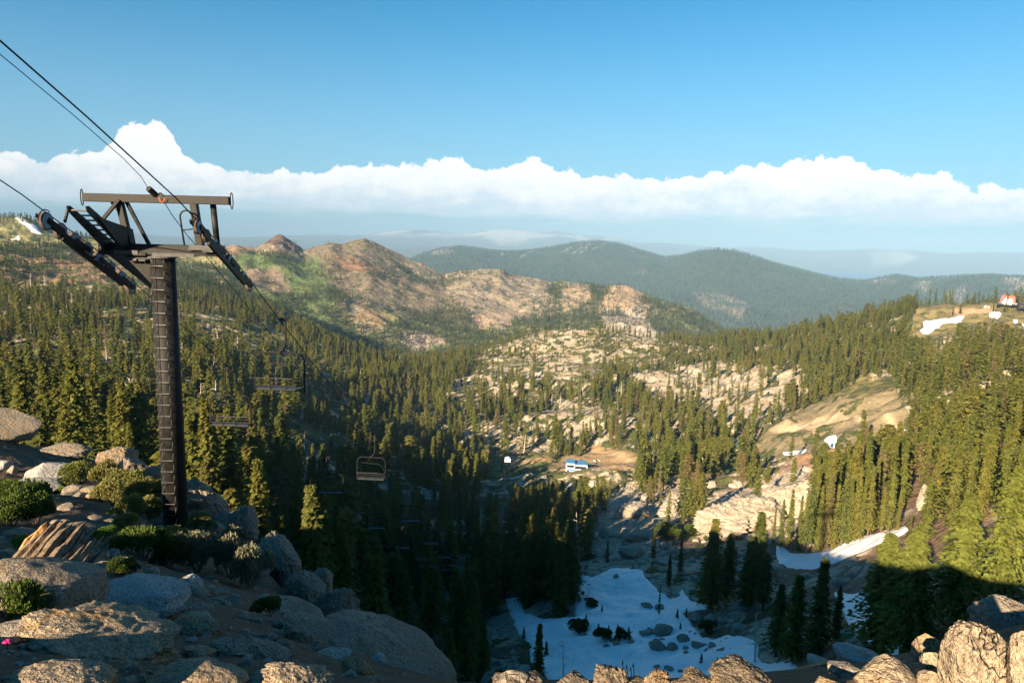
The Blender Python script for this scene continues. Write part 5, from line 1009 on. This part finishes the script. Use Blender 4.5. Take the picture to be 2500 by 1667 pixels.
for k in range(24):                                              # step rungs, bent outwards, in front left of the pole
    z = -1.15-k*.395; a0, a1 = math.radians(-85-27), math.radians(-85+25); r0_, r1_ = .40, .56
    p = [(math.cos(a)*r, math.sin(a)*r) for a, r in ((a0, r0_), (a0+.08, r1_), (a1-.08, r1_), (a1, r0_))]
    pts = [(-11.92+p[0][0], YT+p[0][1], z+.20), (-11.92+p[1][0], YT+p[1][1], z), (-11.92+p[2][0], YT+p[2][1], z), (-11.92+p[3][0], YT+p[3][1], z+.20)]
    W(MB().tube(pts, .0115, 5), 'rung', M_GALV)
# lower cross arm
m = MB(); m.bar((XL+.25, YT, -.62), (XR-.1, YT, -.62), .34, .36); m.bar((XL+.45, YT-.32, -.78), (-12.3, YT-.32, -.78), .10, .10); W(m, 'cross_arm', M_STEEL, bevel=.01)
m = MB(); m.bar((-13.35, YT-.36, -.72), (-12.55, YT-.36, -.72), .06, .13); m.bar((-12.1, YT-.30, -.78), (-10.7, YT-.30, -.78), .05, .12); m.bar((-10.9, YT-.25, -.52), (-9.95, YT-.25, -.52), .06, .16); m.box((-10.25, YT-.30, -.55), .35, .05, .22); W(m, 'bracket', M_GREY)
m = MB(); m.bar((-13.0, YT-.28, -.92), (-11.7, YT-.28, -.90), .04); m.box((-12.7, YT-.3, -.96), .14, .1, .08); m.box((-12.45, YT-.3, -.98), .22, .1, .05); m.tube([(-12.2, YT-.3, -.9), (-11.95, YT-.36, -1.25)], .02, 6); W(m, 'cable_gear', M_GREY)
W(MB().plate([(-12.3, YT-.1, -1.75), (-12.3, YT-.1, -.8), (-13.2, YT-.1, -.8)], (0, 1, 0), .05), 'gusset', M_STEEL)
# upper lifting frame
W(MB().bar((-14.47, YT, 1.06), (-9.57, YT, 1.06), .22, .27), 'lifting_beam', M_STEEL, bevel=.012)
for s, xx in ((-1, -14.50), (1, -9.54)):
    pts = [(xx+s*.03+.045*math.sin(t), YT, 1.06+.27*math.cos(t)) for t in np.linspace(0, 2*math.pi, 17)]; W(MB().tube(pts, .017, 6, False), 'lifting_loop', M_STEEL)
for p, q, w_ in (((-13.28, YT, .95), (-13.02, YT, -.45), .21), ((-10.78, YT, .95), (-10.62, YT, -.45), .22)): W(MB().bar(p, q, w_, w_, (0, 1, 0)), 'post', M_STEEL, bevel=.01)
W(MB().tube([(-10.25, YT+.25, .95), (-10.16, YT+.25, -.45)], .10, 12), 'post', M_STEEL, smooth=True)
for p, q in (((-13.22, YT-.12, 1.0), (-13.75, YT-.5, .15)), ((-13.1, YT+.1, .95), (-12.5, YT+.3, -.50)), ((-13.75, YT+.4, .93), (-13.15, YT+.1, .35))): W(MB().bar(p, q, .10, .10, (0, 1, 0)), 'brace', M_STEEL)
pts = [(-11.02, YT-.3, -.45), (-11.12, YT-.3, .45)]+[(-10.92-.2*math.cos(t), YT-.3, .50+.2*math.sin(t)) for t in np.linspace(.2, 2.9, 7)]+[(-10.70, YT-.3, .3), (-10.66, YT-.3, -.05)]
m = MB().tube(pts, .03, 8); m.tube([(-11.07, YT-.3, .05), (-10.68, YT-.3, .10)], .022, 6); W(m, 'handrail', M_STEEL, smooth=True)
# wheel assemblies
def sheaves(x0, y0, y1, n, side, R=.27):
    asm = bpy.data.objects.new('wheel_assembly', None); C.objects.link(asm); asm.parent = tw
    ys = np.linspace(y0, y1, n)
    slope = (cz(y1)-cz(y0))/(y1-y0); sl = math.hypot(1, slope); dirv = np.array([0, 1/sl, slope/sl]); nv = np.array([0, -slope/sl, 1/sl])
    for yy in ys:
        c = np.array([x0, yy, cz(yy)])-nv*(R+.02)
        w = MB(); w.tube([c-np.array([.055, 0, 0]), c-np.array([.045, 0, 0]), c+np.array([.045, 0, 0]), c+np.array([.055, 0, 0])], (R*.98, R, R, R*.98), 24); W(w, 'tyre', M_RUB, asm)
        for s in (-1, 1): W(MB().tube([c+np.array([s*.056, 0, 0]), c+np.array([s*.064, 0, 0])], (R*.86, R*.80), 20), 'wheel_disc', M_WHEEL, asm)
        W(MB().tube([c-np.array([.13, 0, 0]), c+np.array([.13, 0, 0])], .045, 8), 'hub', M_STEEL, asm)
    def at(y, off): return np.array([x0+side*.11, y, cz(y)])-nv*(R+.02)+nv*off
    L = ys[1]-ys[0]; m = MB()
    for k in range(0, n-1, 2): m.bar(at(ys[k]-.05, 0), at(ys[k+1]+.05, 0), .035, .17, nv)
    for k in range(0, n-1, 4): m.bar(at((ys[k]+ys[k+1])/2-.1, -.10), at((ys[min(k+2, n-1)]+ys[min(k+3, n-1)])/2+.1, -.10), .05, .16, nv)
    W(m, 'rocker_beam', M_STEEL, asm); m = MB(); m.bar(at(ys[1], -.22), at(ys[-2], -.22), .09, .16, nv)
    m.bar(at(ys[0]-.3, .05)+np.array([-side*.22, 0, 0]), at(ys[-1]+.3, .05)+np.array([-side*.22, 0, 0]), .03, .12, nv); W(m, 'main_beam', M_STEEL, asm)
    for s, yy in ((-1, ys[0]), (1, ys[-1])):
        c = np.array([x0, yy, cz(yy)])-nv*(R+.02); pts = [c+dirv*s*(R+.07)*math.cos(t)+nv*(R+.07)*math.sin(t)+np.array([.0, 0, 0]) for t in np.linspace(-.5, 1.7, 8)]; W(MB().tube(pts, .018, 6), 'cable_catcher', M_STEEL, asm)
    return dirv, nv
dv, nv = sheaves(XL, 21.15, 25.55, 8, 1); sheaves(XR, 21.4, 25.3, 8, 1, .215)
# work platform with slats beside the left wheels
m1 = MB(); xa, xb = XL+.62, XL+1.20
def pl(x, y, off): return np.array([x, y, cz(y)])+nv*off
for xx, nm in ((xa, 1), (xb, 2)):
    m = MB(); m.plate([pl(xx, 21.0, .16), pl(xx, 21.12, .24), pl(xx, 23.9, .2), pl(xx, 26.2, .02), pl(xx, 26.0, -.20), pl(xx, 23.4, -.34), pl(xx, 22.6, -.20), pl(xx, 21.1, .04)], (1, 0, 0), .03); W(m, 'side_plate', M_STEEL)
m = MB(); m.plate([pl(xb+.05, 21.5, .1), pl(xb+.05, 23.2, .62), pl(xb+.05, 23.8, -.1), pl(xb+.05, 22.9, -.25)], (1, 0, 0), .03); W(m, 'gusset', M_STEEL)
for k in range(17):
    yy = 21.15+k*.30; m = MB(); m.bar(pl(xa, yy, .10), pl(xb, yy, .10), .035, .045, nv); W(m, 'slat', M_GALV if k < 10 else M_STEEL)
m = MB(); m.bar(pl(XL+.25, 21.55, -.1), pl(XL+.28, 21.5, .42), .05, .09, (0, 1, 0)); W(m, 'bracket', M_STEEL)

# ------------------------------------------------ cables
def cable(name, pts, r, lab, cat='cable'): return tag(MB().tube(pts, r, 6).build(name, M_TUBE, smooth=True), lab, cat)
ysmp = list(np.arange(-70, 12, 6))+list(np.arange(12, 215, 4.))
def smooth_z(y): return float(np.mean([np.interp(y+o, CY, CZ) for o in (-2.5, -1.2, 0, 1.2, 2.5)])) if y < 19 or y > 28 else cz(y)
cable('haul_cable', [(cx_(XL, y), y, smooth_z(y)) for y in ysmp], .017, 'left haul cable running over the wheels with the left line of chairs')
cable('haul_cable', [(XR, y, smooth_z(y)) for y in ysmp], .019, 'right haul cable coming from the upper left corner over the right wheels')
I0, I1 = P(361, 459, 23.0), P(382, 478, 23.25)
cable('signal_cable', [P(-160, -20, 13.0), P(0, 133, 16.0), P(180, 282, 19.2), P(300, 386, 21.6), P(345, 432, 22.7), I0], .011, 'thin signal cable from the upper left down to the black insulator', 'cable')
cable('signal_cable', [P(395, 484, 23.3), P(420, 525, 23.6), P(455, 572, 24.1), P(485, 607, 24.6), P(515, 640, 25.3), P(600, 742, 27.5), P(690, 850, 31), P(800, 975, 38), P(930, 1110, 52), P(1010, 1200, 75), P(1060, 1270, 110)], .013, 'thin signal cable sagging from the tower down between the chairs', 'cable')
e = empty('insulator', tuple(I0), 0, 'black cylinder insulator with an orange strap above the lifting beam', 'insulator')
def We(mb, name, mat, par, o): mb.V = [tuple(np.array(v)-o) for v in mb.V]; return mb.build(name, mat, par)
We(MB().tube([I0, I0+(I1-I0)*.08, I0+(I1-I0)*.9, I1], (.05, .10, .10, .05), 12), 'body', M_TUBE, e, I0); We(MB().tube([I0+(I1-I0)*.0, I0+(I1-I0)*.1], (.085, .105), 12), 'collar', M_GREY, e, I0)
J_ = P(402, 480, 23.2); We(MB().tube([I1, (I1+J_)/2+np.array([0, 0, .1]), J_], .03, 6), 'clamp', M_STEEL, e, I0); We(MB().tube([P(388, 482, 23.1), P(391, 492, 23.1), P(398, 494, 23.1), P(403, 483, 23.1)], .012, 5), 'strap', M_ORANGE, e, I0); We(MB().tube([P(391, 489, 23.1), P(400, 498, 23.1), P(404, 490, 23.1)], .006, 4), 'wire', M_TUBE, e, I0)

# ------------------------------------------------ chairs
def chair_parts():
    """Origin at the grip on the cable; x across, y downhill, z up."""
    P_ = []
    side = -1.0
    g = MB().box((0, 0, -.02), .12, .42, .12); g.tube([(0, -.25, .02), (0, .25, .02)], .045, 8); P_.append(('grip', g, M_STEEL))
    h = [(0, 0, 0), (.20, 0, -.02), (.24, 0, -.12), (.24, 0, -.55), (.25, 0, -.85), (.20, 0, -1.12), (.08, 0, -1.3), (-.04, 0, -1.40)]
    P_.append(('hanger', MB().tube(h, .045, 8), M_TUBE))
    w, t, b, r = 1.02, -1.42, -2.85, .34; pts = [(-w, 0, b)]+[(-w+r-r*math.cos(a), 0, t-r+r*math.sin(a)) for a in np.linspace(0, math.pi/2, 7)]+[(w-r+r*math.sin(a), 0, t-r+r*math.cos(a)) for a in np.linspace(0, math.pi/2, 7)]+[(w, 0, b)]
    pts = pts+[(w*.99, .08, b-.25)]; pts = [(-w*.99, .08, b-.25)]+pts; f = MB().tube(pts, .032, 8); f.box((-.02, 0, t+.0), .26, .08, .09); P_.append(('bail_frame', f, M_TUBE))
    # backrest: three rails and uprights; the seat faces downhill
    bk = MB()
    for z, y in ((-2.48, -.30), (-2.62, -.27), (-2.78, -.24)): bk.tube([(-.98, y, z), (.98, y, z)], .022, 6)
    for x in (-.98, -.32, .32, .98): bk.tube([(x, -.30, -2.46), (x, -.22, -2.95)], .016, 6)
    P_.append(('backrest', bk, M_TUBE)); bt = MB(); bt.tube([(-.95, -.315, -2.46), (.6, -.315, -2.46)], .012, 6); P_.append(('back_rail', bt, M_GREY))
    fr = MB(); fr.tube([(-.96, -.25, -2.97), (-.96, .22, -2.93), (.96, .22, -2.93), (.96, -.25, -2.97), (-.96, -.25, -2.97)], .024, 6)
    for s in (-1, 1): fr.tube([(s*.98, .05, -2.86), (s*.98, .30, -2.72), (s*.98, -.2, -2.7)], .018, 6)
    P_.append(('seat_frame', fr, M_TUBE)); 
    seats = [MB().box((x, -.02, -2.945), .60, .44, .045) for x in (-.63, 0, .63)]
    rb = MB().tube([(-.99, -.05, -2.25), (-.92, .18, -1.95), (-.85, .25, -1.90), (.45, .25, -1.96), (.62, .24, -2.02), (.90, .15, -2.40), (.95, .05, -2.65)], .017, 6); P_.append(('restraint_bar', rb, M_TUBE))
    return P_, seats
def make_chair():
    e = bpy.data.objects.new('chairlift_chair', None); C.objects.link(e); parts, seats = chair_parts()
    for nm, mb, mt in parts: mb.build(nm, mt, e, smooth=nm in ('hanger', 'bail_frame'))
    for mb in seats: mb.build('seat', M_SEAT, e, bevel=.012)
    return e
ch0 = make_chair(); kids = list(ch0.children); first = True
where = ['nearest the tower', 'second from the tower', 'third from the tower', 'fourth from the tower', 'fifth from the tower', 'sixth from the tower', 'seventh from the tower', 'eighth from the tower', 'ninth and farthest from the tower']
for side, x0, y0 in (('right', XR, 28.4), ('left', XL, 33.9)):
    for k in range(9):
        y = y0+18.3*k; x = x0; z = smooth_z(y)
        if first: c, first = ch0, False
        else:
            c = ch0.copy(); C.objects.link(c)
            for q in kids: d = q.copy(); C.objects.link(d); d.parent = c
        c.location = (x, y, z); c.rotation_euler = (random.uniform(-.03, .03), random.uniform(-.02, .02), random.uniform(-.05, .05)); c.scale = (1 if side == 'right' else -1, 1, 1)
        tag(c, f'empty black tube chair on the {side} cable, {where[k]}', 'lift chair', 'empty chairs hanging from the lift cables')
# lower tower of the same lift, down in the shade
def far_tower(base, H, lab, arm=3.2, r=.25, group=None, rz=0, white=False):
    e = empty('lift_tower', base, rz, lab, 'lift tower', group); MB().tube([(0, 0, -1), (0, 0, H)], (r, r*.8), 10).build('pole', M_TUBE, e, smooth=True); MB().bar((-arm/2, 0, H), (arm/2, 0, H), .3, .3).build('cross_arm', M_STEEL, e)
    for s in (-1, 1):
        m = MB(); m.box((s*arm/2, 0, H-.15), .25, 2.2, .35); m.build('wheel_assembly', M_WHITE if white else M_STEEL, e)
    return e
bz = float(zat(-12, 192)); far_tower((-12, 192, bz), -93.5-bz, 'dark lower lift tower deep in the shaded gully', 4.6, .4)
for px, pb, pt, dm, lab, arm in [(1236, 1175, 1147, 380, 'thin lift tower standing in the green meadow', 3), (1702, 1160, 1116, 330, 'tall lift tower beside the small meadow right of centre', 4), (1456, 1140, 1123, 380, 'small white topped lift tower on the dirt flat', 3), (1852, 1142, 1118, 250, 'small lift tower half hidden among the firs', 3),
        (2325, 775, 750, 850, 'dark lift tower on the grassy summit left of the lone fir', 3), (2424, 765, 740, 850, 'thin lift tower on the grassy summit near the lodge', 3), (2010, 1152, 1120, 250, 'little lift tower in front of the firs under the dirt slope', 2.5)]:
    b = hit(px, pb, dm); H = ray(px, pt)[2]*math.hypot(b[0], b[1])-b[2]; far_tower(tuple(b), H, lab, arm, .28 if pb > 1000 else .5, rz=random.uniform(-.6, .6), white=pb > 1100)

# ------------------------------------------------ distant buildings
def local(px, py, dm, name, lab, cat, dz=0, rz=None):
    b = hit(px, py, dm); D = math.hypot(b[0], b[1]); return empty(name, (b[0], b[1], b[2]+dz), -math.atan2(b[0], b[1]) if rz is None else rz, lab, cat), D
def windows(e, x0, x1, n, y, z, w, h, mat=None):
    for k in range(n):
        o = MB().box((x0+(x1-x0)*(k+.5)/n, y, z), w, .08, h).build('window', M_DARK, e)
e, D = local(1405, 1147, 380, 'lift_station', 'long white and blue lift station building on the valley floor', 'building'); s = D/F
MB().box((-13*s, 0, 2.6), 22*s, 7, 5.2).build('wall', M_WHITE, e); MB().box((-13*s, -3.52, 1.0), 22*s-.4, .1, 1.2).build('panel', M_BLUE, e); MB().box((14*s, 1, 2.1), 30*s, 7, 4.2).build('wall', M_WHITE, e)
MB().box((-13*s, 0, 5.4), 23*s, 8, .5).build('roof', M_BLUE, e, bevel=.05); MB().box((14*s, 1, 4.4), 31*s, 8, .45).build('roof', M_BLUE, e, bevel=.05)
windows(e, -22*s, -4*s, 4, -3.55, 3.4, 1.1, 1.7); windows(e, 0, 27*s, 6, -2.56, 2.4, 1.2, 1.8); MB().box((29*s, -1.5, 1.0), 3*s, 4, 1.8).build('step_block', M_GREY, e)
e, D = local(1239, 1146, 380, 'lift_terminal', 'small white lift terminal on two dark legs at the meadow edge', 'lift terminal'); MB().box((0, 0, 6.2), 3.6, 5, 1.6).build('cabin', M_WHITE, e, bevel=.1); MB().box((0, 0, 7.4), 1.6, 2, .9).build('motor_box', M_WHITE, e)
for sx in (-3.4, 3.4): MB().tube([(sx, 0, -1), (sx, 0, 5.2)], .35, 8).build('leg', M_STEEL, e)
MB().bar((-3.8, 0, 5.2), (3.8, 0, 5.2), .5, .4).build('beam', M_STEEL, e); MB().box((0, 0, 3.5), 3, 1, .6).build('bull_wheel', M_STEEL, e)
e, D = local(2457, 747, 850, 'summit_lodge', 'red roofed lodge with a steep dark gable on the grassy summit', 'building', 0); s = D/F
m = MB(); m.V = [(-12*s, -6, 3), (14*s, -6, 3), (12*s, -4, 16*s+2.4), (-9*s, -4, 17*s+2.4), (-12*s, 7, 3), (14*s, 7, 3), (12*s, 5, 16*s+2.4), (-9*s, 5, 17*s+2.4)]; m.F = [(0, 1, 2, 3), (1, 5, 6, 2), (5, 4, 7, 6), (4, 0, 3, 7), (3, 2, 6, 7), (1, 0, 4, 5)]; m.build('roof', M_RED, e)
m = MB(); m.plate([(-8*s, -6.4, 3), (11*s, -6.4, 3), (9*s, -5.0, 11*s+2), (-2*s, -5.0, 14*s+2)], (0, 1, 0), .3); m.build('gable', M_DARK, e); m = MB(); m.plate([(-7*s, -6.8, 3), (1*s, -6.8, 3), (-2.5*s, -6.5, 11*s+2)], (0, 1, 0), .3); m.build('panel', M_WHITE, e)
MB().box((2*s, -2, 1.8), 34*s, 14, 2.4).build('base', M_DARK, e); MB().box((22*s, -3, 2.6), 18*s, 9, 1.6).build('deck', M_WHITE, e); MB().box((2*s, -9.2, 2.6), 12*s, .4, 1.0).build('railing', M_WHITE, e)
e, D = local(2492, 762, 850, 'lift_terminal', 'dark lift top station at the right edge of the grassy summit', 'lift terminal'); s = D/F
MB().box((0, 0, 15*s), 15*s, 5, 4*s).build('roof', M_DARK, e, bevel=.1); MB().box((1*s, 0, 10*s), 10*s, 4, 4*s).build('cabin', M_STEEL, e)
for sx in (-5*s, 5*s): MB().tube([(sx, 0, -1), (sx, 0, 13*s)], .5, 8).build('leg', M_STEEL, e)
e, D = local(2409, 752, 850, 'hut', 'small white hut with an orange panel on the summit', 'hut'); s = D/F; MB().box((0, 0, 3*s), 9*s, 4, 4*s).build('wall', M_WHITE, e); MB().box((1.5*s, -2.1, 3*s), 5*s, .2, 3*s).build('panel', M_ORANGE, e); MB().box((0, 0, 5.3*s), 10*s, 5, .6*s).build('roof', M_GREY, e)

# ------------------------------------------------ shrubs, grass, flowers and dead wood on the ledge
M_SHR = leaf_material('shrub_leaves', [(0, (.10, .125, .03)), (1, (.19, .175, .06)), (.5, (.14, .15, .045))], .3); M_SHG = leaf_material('grey_shrub_leaves', [(0, (.15, .15, .095)), (1, (.19, .18, .115))], .2); M_SHD = leaf_material('dark_shrub_leaves', [(0, (.055, .085, .02)), (1, (.085, .12, .03))], .3); M_GRASS = leaf_material('grass_blades', [(0, (.12, .20, .03)), (1, (.16, .22, .04))], .35)
M_PINK = metal('magenta_petals', (.5, .02, .16), .7)
def shrub_mesh(seed, n, leaf, lumps=7):
    r = np.random.default_rng(seed); cs = [(0, 0, .35, .55)]+[(math.cos(a)*q, math.sin(a)*q, r.uniform(.22, .5), r.uniform(.28, .42)) for a, q in zip(r.uniform(0, 6.28, lumps), r.uniform(.35, .75, lumps))]
    V = []; 
    for _ in range(n):
        c = cs[r.integers(len(cs))]; d = r.normal(size=3); d[2] = abs(d[2])*.9+.05; d /= np.linalg.norm(d); p = np.array(c[:3])+d*c[3]*r.uniform(.72, 1.06); p[2] = max(p[2]*.95, .0)
        a = d+r.normal(size=3)*.6+np.array([0, 0, .5]); a /= np.linalg.norm(a); b = np.cross(a, r.normal(size=3)); b /= np.linalg.norm(b); L = leaf*r.uniform(.6, 1.4)
        V += [p-a*L*.2, p+a*L*.5+b*L*.35, p+a*L, p+a*L*.5-b*L*.35]
    Fq = np.arange(4*n).reshape(-1, 4); return add_mesh('foliage', np.array(V), Fq, None, False, link=False)
SHM = [shrub_mesh(5+k, 5200, .075) for k in range(3)]; stem = MB()
for k in range(7): a = k*.9; stem.tube([(0, 0, -.1), (math.cos(a)*.3, math.sin(a)*.3, .3), (math.cos(a)*.6, math.sin(a)*.6, .5)], (.02, .015, .006), 4)
st0 = stem.build('stem', M_BARK); STM = st0.data; bpy.data.objects.remove(st0)
def mesh_with(me, mat):
    k = me.copy(); k.materials.clear(); k.materials.append(mat); return k
SH = {k: [mesh_with(m_, mt) for m_ in SHM] for k, mt in (('y', M_SHR), ('g', M_SHG), ('d', M_SHD), ('r', M_GRASS))}
def shrub(x0, y0, x1, y1, kind, lab, k, name='shrub', dmin=.8, hs=1.0, cat='shrub', dist=None):
    cx, cy = (x0+x1)/2, (y0+y1)/2; b = hit(cx, min(y1-.15*(y1-y0), 1664), dmin); D = math.hypot(b[0], b[1])
    if dist: b = ray(cx, y1)*dist; D = dist; b[2] = float(zat(b[0], b[1]))
    w = (x1-x0)/F*D*.60; h = (y1-y0)/F*D*1.15*hs
    e = empty(name, tuple(b), k*1.7, lab, cat); e.scale = (w, w*.8, h)
    o = bpy.data.objects.new('foliage', SH[kind][k % 3]); C.objects.link(o); o.parent = e; o = bpy.data.objects.new('stem', STM); C.objects.link(o); o.parent = e
SHR = [(b2(-60, 440, 160, 560), 'd', 'dark green bush at the left edge, upper one'), (b2(40, 450, 290, 620), 'd', 'big dark green bush beside the low pale slab'), (b2(-40, 540, 180, 690), 'd', 'dark green bush at the left edge above the log'), (b2(120, 560, 300, 680), 'd', 'green bush above the split log'),
       (b2(380, 325, 560, 440), 'y', 'yellow green bush behind the white boulder'), (b2(500, 335, 680, 450), 'y', 'yellow green bush below the craggy outcrop'), (b2(610, 370, 790, 480), 'y', 'pale yellow bush in the sunlit belt'), (b2(560, 430, 740, 560), 'y', 'green yellow bush in the middle of the sunlit belt'), (b2(700, 420, 860, 540), 'y', 'bright yellow bush left of the pole'),
       (b2(830, 420, 960, 530), 'y', 'bright yellow bush touching the pole'), (b2(640, 520, 830, 640), 'y', 'olive bush in the sunlit belt'), (b2(790, 520, 950, 650), 'y', 'olive bush beside the pole'), (b2(660, 610, 800, 700), 'y', 'small olive bush above the pale ground'), (b2(560, 470, 650, 540), 'y', 'small green bush right of the stone row'),
       (b2(900, 690, 1110, 800), 'y', 'yellowish bush at the foot of the pole'), (b2(700, 700, 960, 870), 'd', 'dark bush in shade below the pole'), (b2(860, 740, 1090, 930), 'd', 'dark spreading bush in front of the pole'), (b2(1010, 740, 1260, 960), 'g', 'grey green bush right of the pole foot'),
       (b2(1200, 750, 1440, 1000), 'g', 'large grey green bush near the brink'), (b2(1330, 800, 1560, 1060), 'g', 'largest grey silver bush at the brink'), (b2(1260, 700, 1420, 820), 'g', 'small grey bush above the large ones'), (b2(1075, 530, 1170, 620), 'g', 'grey bush just right of the pole'), (b2(1090, 610, 1240, 720), 'y', 'sunlit bush right of the pole'),
       (b2(530, 690, 645, 752), 'r', 'bright green tuft above the log'), (b2(75, 740, 180, 815), 'r', 'bright green tuft left of the log'), (b2(680, 890, 800, 960), 'd', 'small dark plant behind the long bluish boulder'), (b2(320, 445, 370, 480), 'r', 'little green tuft by the small stones'), (b2(405, 450, 450, 475), 'r', 'tiny tuft among the small stones'),
       (b2(-60, 1040, 190, 1240), 'd', 'dark low plant with red flowers against the huge boulder'), (b2(100, 1060, 340, 1200), 'd', 'dark mat of leaves below the huge boulder'), (b4(60, 1040, 240, 1170), 'd', 'dark little bush on the smooth rock'), (b2(-40, 50, 150, 190), 'd', 'dark bush on the skyline dome'), (b4(960, 1280, 1060, 1360), 'y', 'yellow green shrub in the dark gully'),
       (b4(1540, 1500, 1640, 1560), 'd', 'dark bush beyond the bottom rim'), (b2(620, 860, 760, 960), 'd', 'dark grassy clump behind the boulders')]
for k, (bx, kd, lab) in enumerate(SHR): shrub(*bx, kd, lab, k, cat='shrub' if kd != 'r' else 'grass tuft', name='shrub' if kd != 'r' else 'grass_tuft', dmin=.8 if bx[3] < 1500 or bx[0] < 500 else .8)
# thicket in the snow bowl and on the valley slopes
for k, (bx, lab) in enumerate([(b5(640, 1230, 760, 1320), 'dark thicket in the snow, left part'), (b5(740, 1225, 860, 1315), 'dark thicket in the snow, right part'), (b5(480, 1180, 620, 1270), 'dark brush on the rim at the left of the snow bowl'), (b5(560, 1060, 680, 1095), 'dark twiggy brush on the upper snow'), (b5(1280, 1180, 1400, 1260), 'dark brush under the grey rocks at right'), (b5(1000, 600, 1180, 680), 'green brush on the red soil above the snow'), (b5(1180, 590, 1310, 650), 'green brush left of the small snow patch')]):
    shrub(*bx, 'd', lab, k, dmin=64)
# small red flowers by the huge boulder
for k, (cx, cy) in enumerate([(15, 980), (210, 955), (330, 965), (345, 1000), (395, 1085), (205, 1370)]):
    b = hit(cx/2.351, 1000+cy/2.351, .8); e = empty('flower', tuple(b+np.array([0, -.2, .16])), k, ['magenta flower at the far left beside the huge boulder', 'magenta flower under the brow of the huge boulder', 'upper one of two magenta flowers close together', 'lower one of two magenta flowers close together', 'magenta flower lowest on the huge boulder', 'red flower over the dark hollow at lower left'][k], 'flower')
    m = MB()
    for q in range(6): a = q*1.05; m.tube([(0, 0, 0), (math.cos(a)*.012, math.sin(a)*.012, .01), (math.cos(a)*.022, math.sin(a)*.022, .004)], (.003, .008, .002), 5)
    m.build('petals', M_PINK, e); MB().tube([(0, 0, 0), (.005, .005, -.1), (0, .02, -.2)], .003, 4).build('stem', M_SHD, e)
# split weathered log: bundles of long splinters
M_LOG = bark_material('grey_split_wood', (.07, .05, .035), (.20, .15, .105), 9.0); M_LOGO = bark_material('sunlit_rusty_split_wood', (.30, .16, .06), (.52, .30, .13), 9.0)  # orange puts sunlight into the log's left end; rust on the dead branch
def splinters(name, A, B, wid, n, mat, e, o, seed, thick=.09):
    r = random.Random(seed); m = MB(); A, B = np.array(A), np.array(B); d = B-A; L = np.linalg.norm(d); d /= L; s = np.cross(d, (0, 0, 1)); s /= np.linalg.norm(s); u = np.cross(s, d)
    for k in range(n):
        t = (k+.5)/n-.5; off = s*t*wid+u*r.uniform(-.05, .05)*wid*2.0-u*abs(t)*wid*.55; a = A+off*1.15+d*r.uniform(-.1, .06)*L; b_ = A+d*L*r.uniform(.72, 1.04)+off*r.uniform(.75, 1.0)
        mid = (a+b_)/2+u*r.uniform(-.03, .05)+s*r.uniform(-.03, .03); w = thick*r.uniform(.6, 1.4)
        m.tube([a, a*.7+mid*.3+s*r.uniform(-.02, .02), mid, mid*.4+b_*.6+u*r.uniform(-.02, .02), b_], (w*.8, w, w*.9, w*.7, w*.12), 5)
    return We(m, name, mat, e, o)
lp = hit(150, 1375, 2); lg = empty('split_log', tuple(lp), 0, 'splintered weathered log with an orange sunlit end on the left ledge', 'log')
def at_d(px, py, D): return ray(px, py)*D
DL = math.hypot(lp[0], lp[1])
splinters('sunlit_wood', at_d(78, 1345, DL+.5), at_d(128, 1268, DL+.8), .55, 13, M_LOGO, lg, lp, 1, .05); splinters('grey_wood', at_d(80, 1368, DL-.1), at_d(172, 1262, DL+.5), .62, 17, M_LOG, lg, lp, 2, .065); splinters('grey_wood', at_d(120, 1388, DL-.3), at_d(215, 1292, DL+.4), .62, 15, M_LOG, lg, lp, 3, .07); splinters('grey_wood', at_d(170, 1400, DL-.2), at_d(225, 1330, DL+.3), .5, 11, M_LOG, lg, lp, 4, .07)
dl = hit(2030, 1650, .8); lg = empty('dead_branch', tuple(dl), 0, 'rusty brown dead wood lying across the rocks at the bottom right', 'log')
splinters('grey_wood', at_d(1950, 1640, 4.6), at_d(2110, 1634, 4.4), .10, 5, M_LOGO, lg, dl, 6, .03); splinters('grey_wood', at_d(1940, 1652, 4.4), at_d(2060, 1648, 4.3), .12, 5, M_LOG, lg, dl, 7, .035)
# grass stems rising from the rim
for k, (px, py0, py1) in enumerate([(1520, 1665, 1610), (1530, 1665, 1622), (1540, 1665, 1628), (1546, 1665, 1618)]):
    a, b_ = at_d(px-3, py0, 4.5), at_d(px, py1, 4.6); e = empty('grass_plant', tuple(a), 0, ['tall thin grass stem on the rim, leftmost', 'short grass stem on the rim, second from left', 'short seedy grass stem on the rim, third from left', 'seedy grass stem on the rim, rightmost'][k], 'grass stem'); We(MB().tube([a, (a+b_)/2+np.array([.01, 0, 0]), b_], (.003, .003, .002), 4), 'stalk', M_SHD, e, a); We(MB().tube([b_*.8+a*.2, b_], (.007, .003), 5), 'seed_head', M_LOG, e, a)
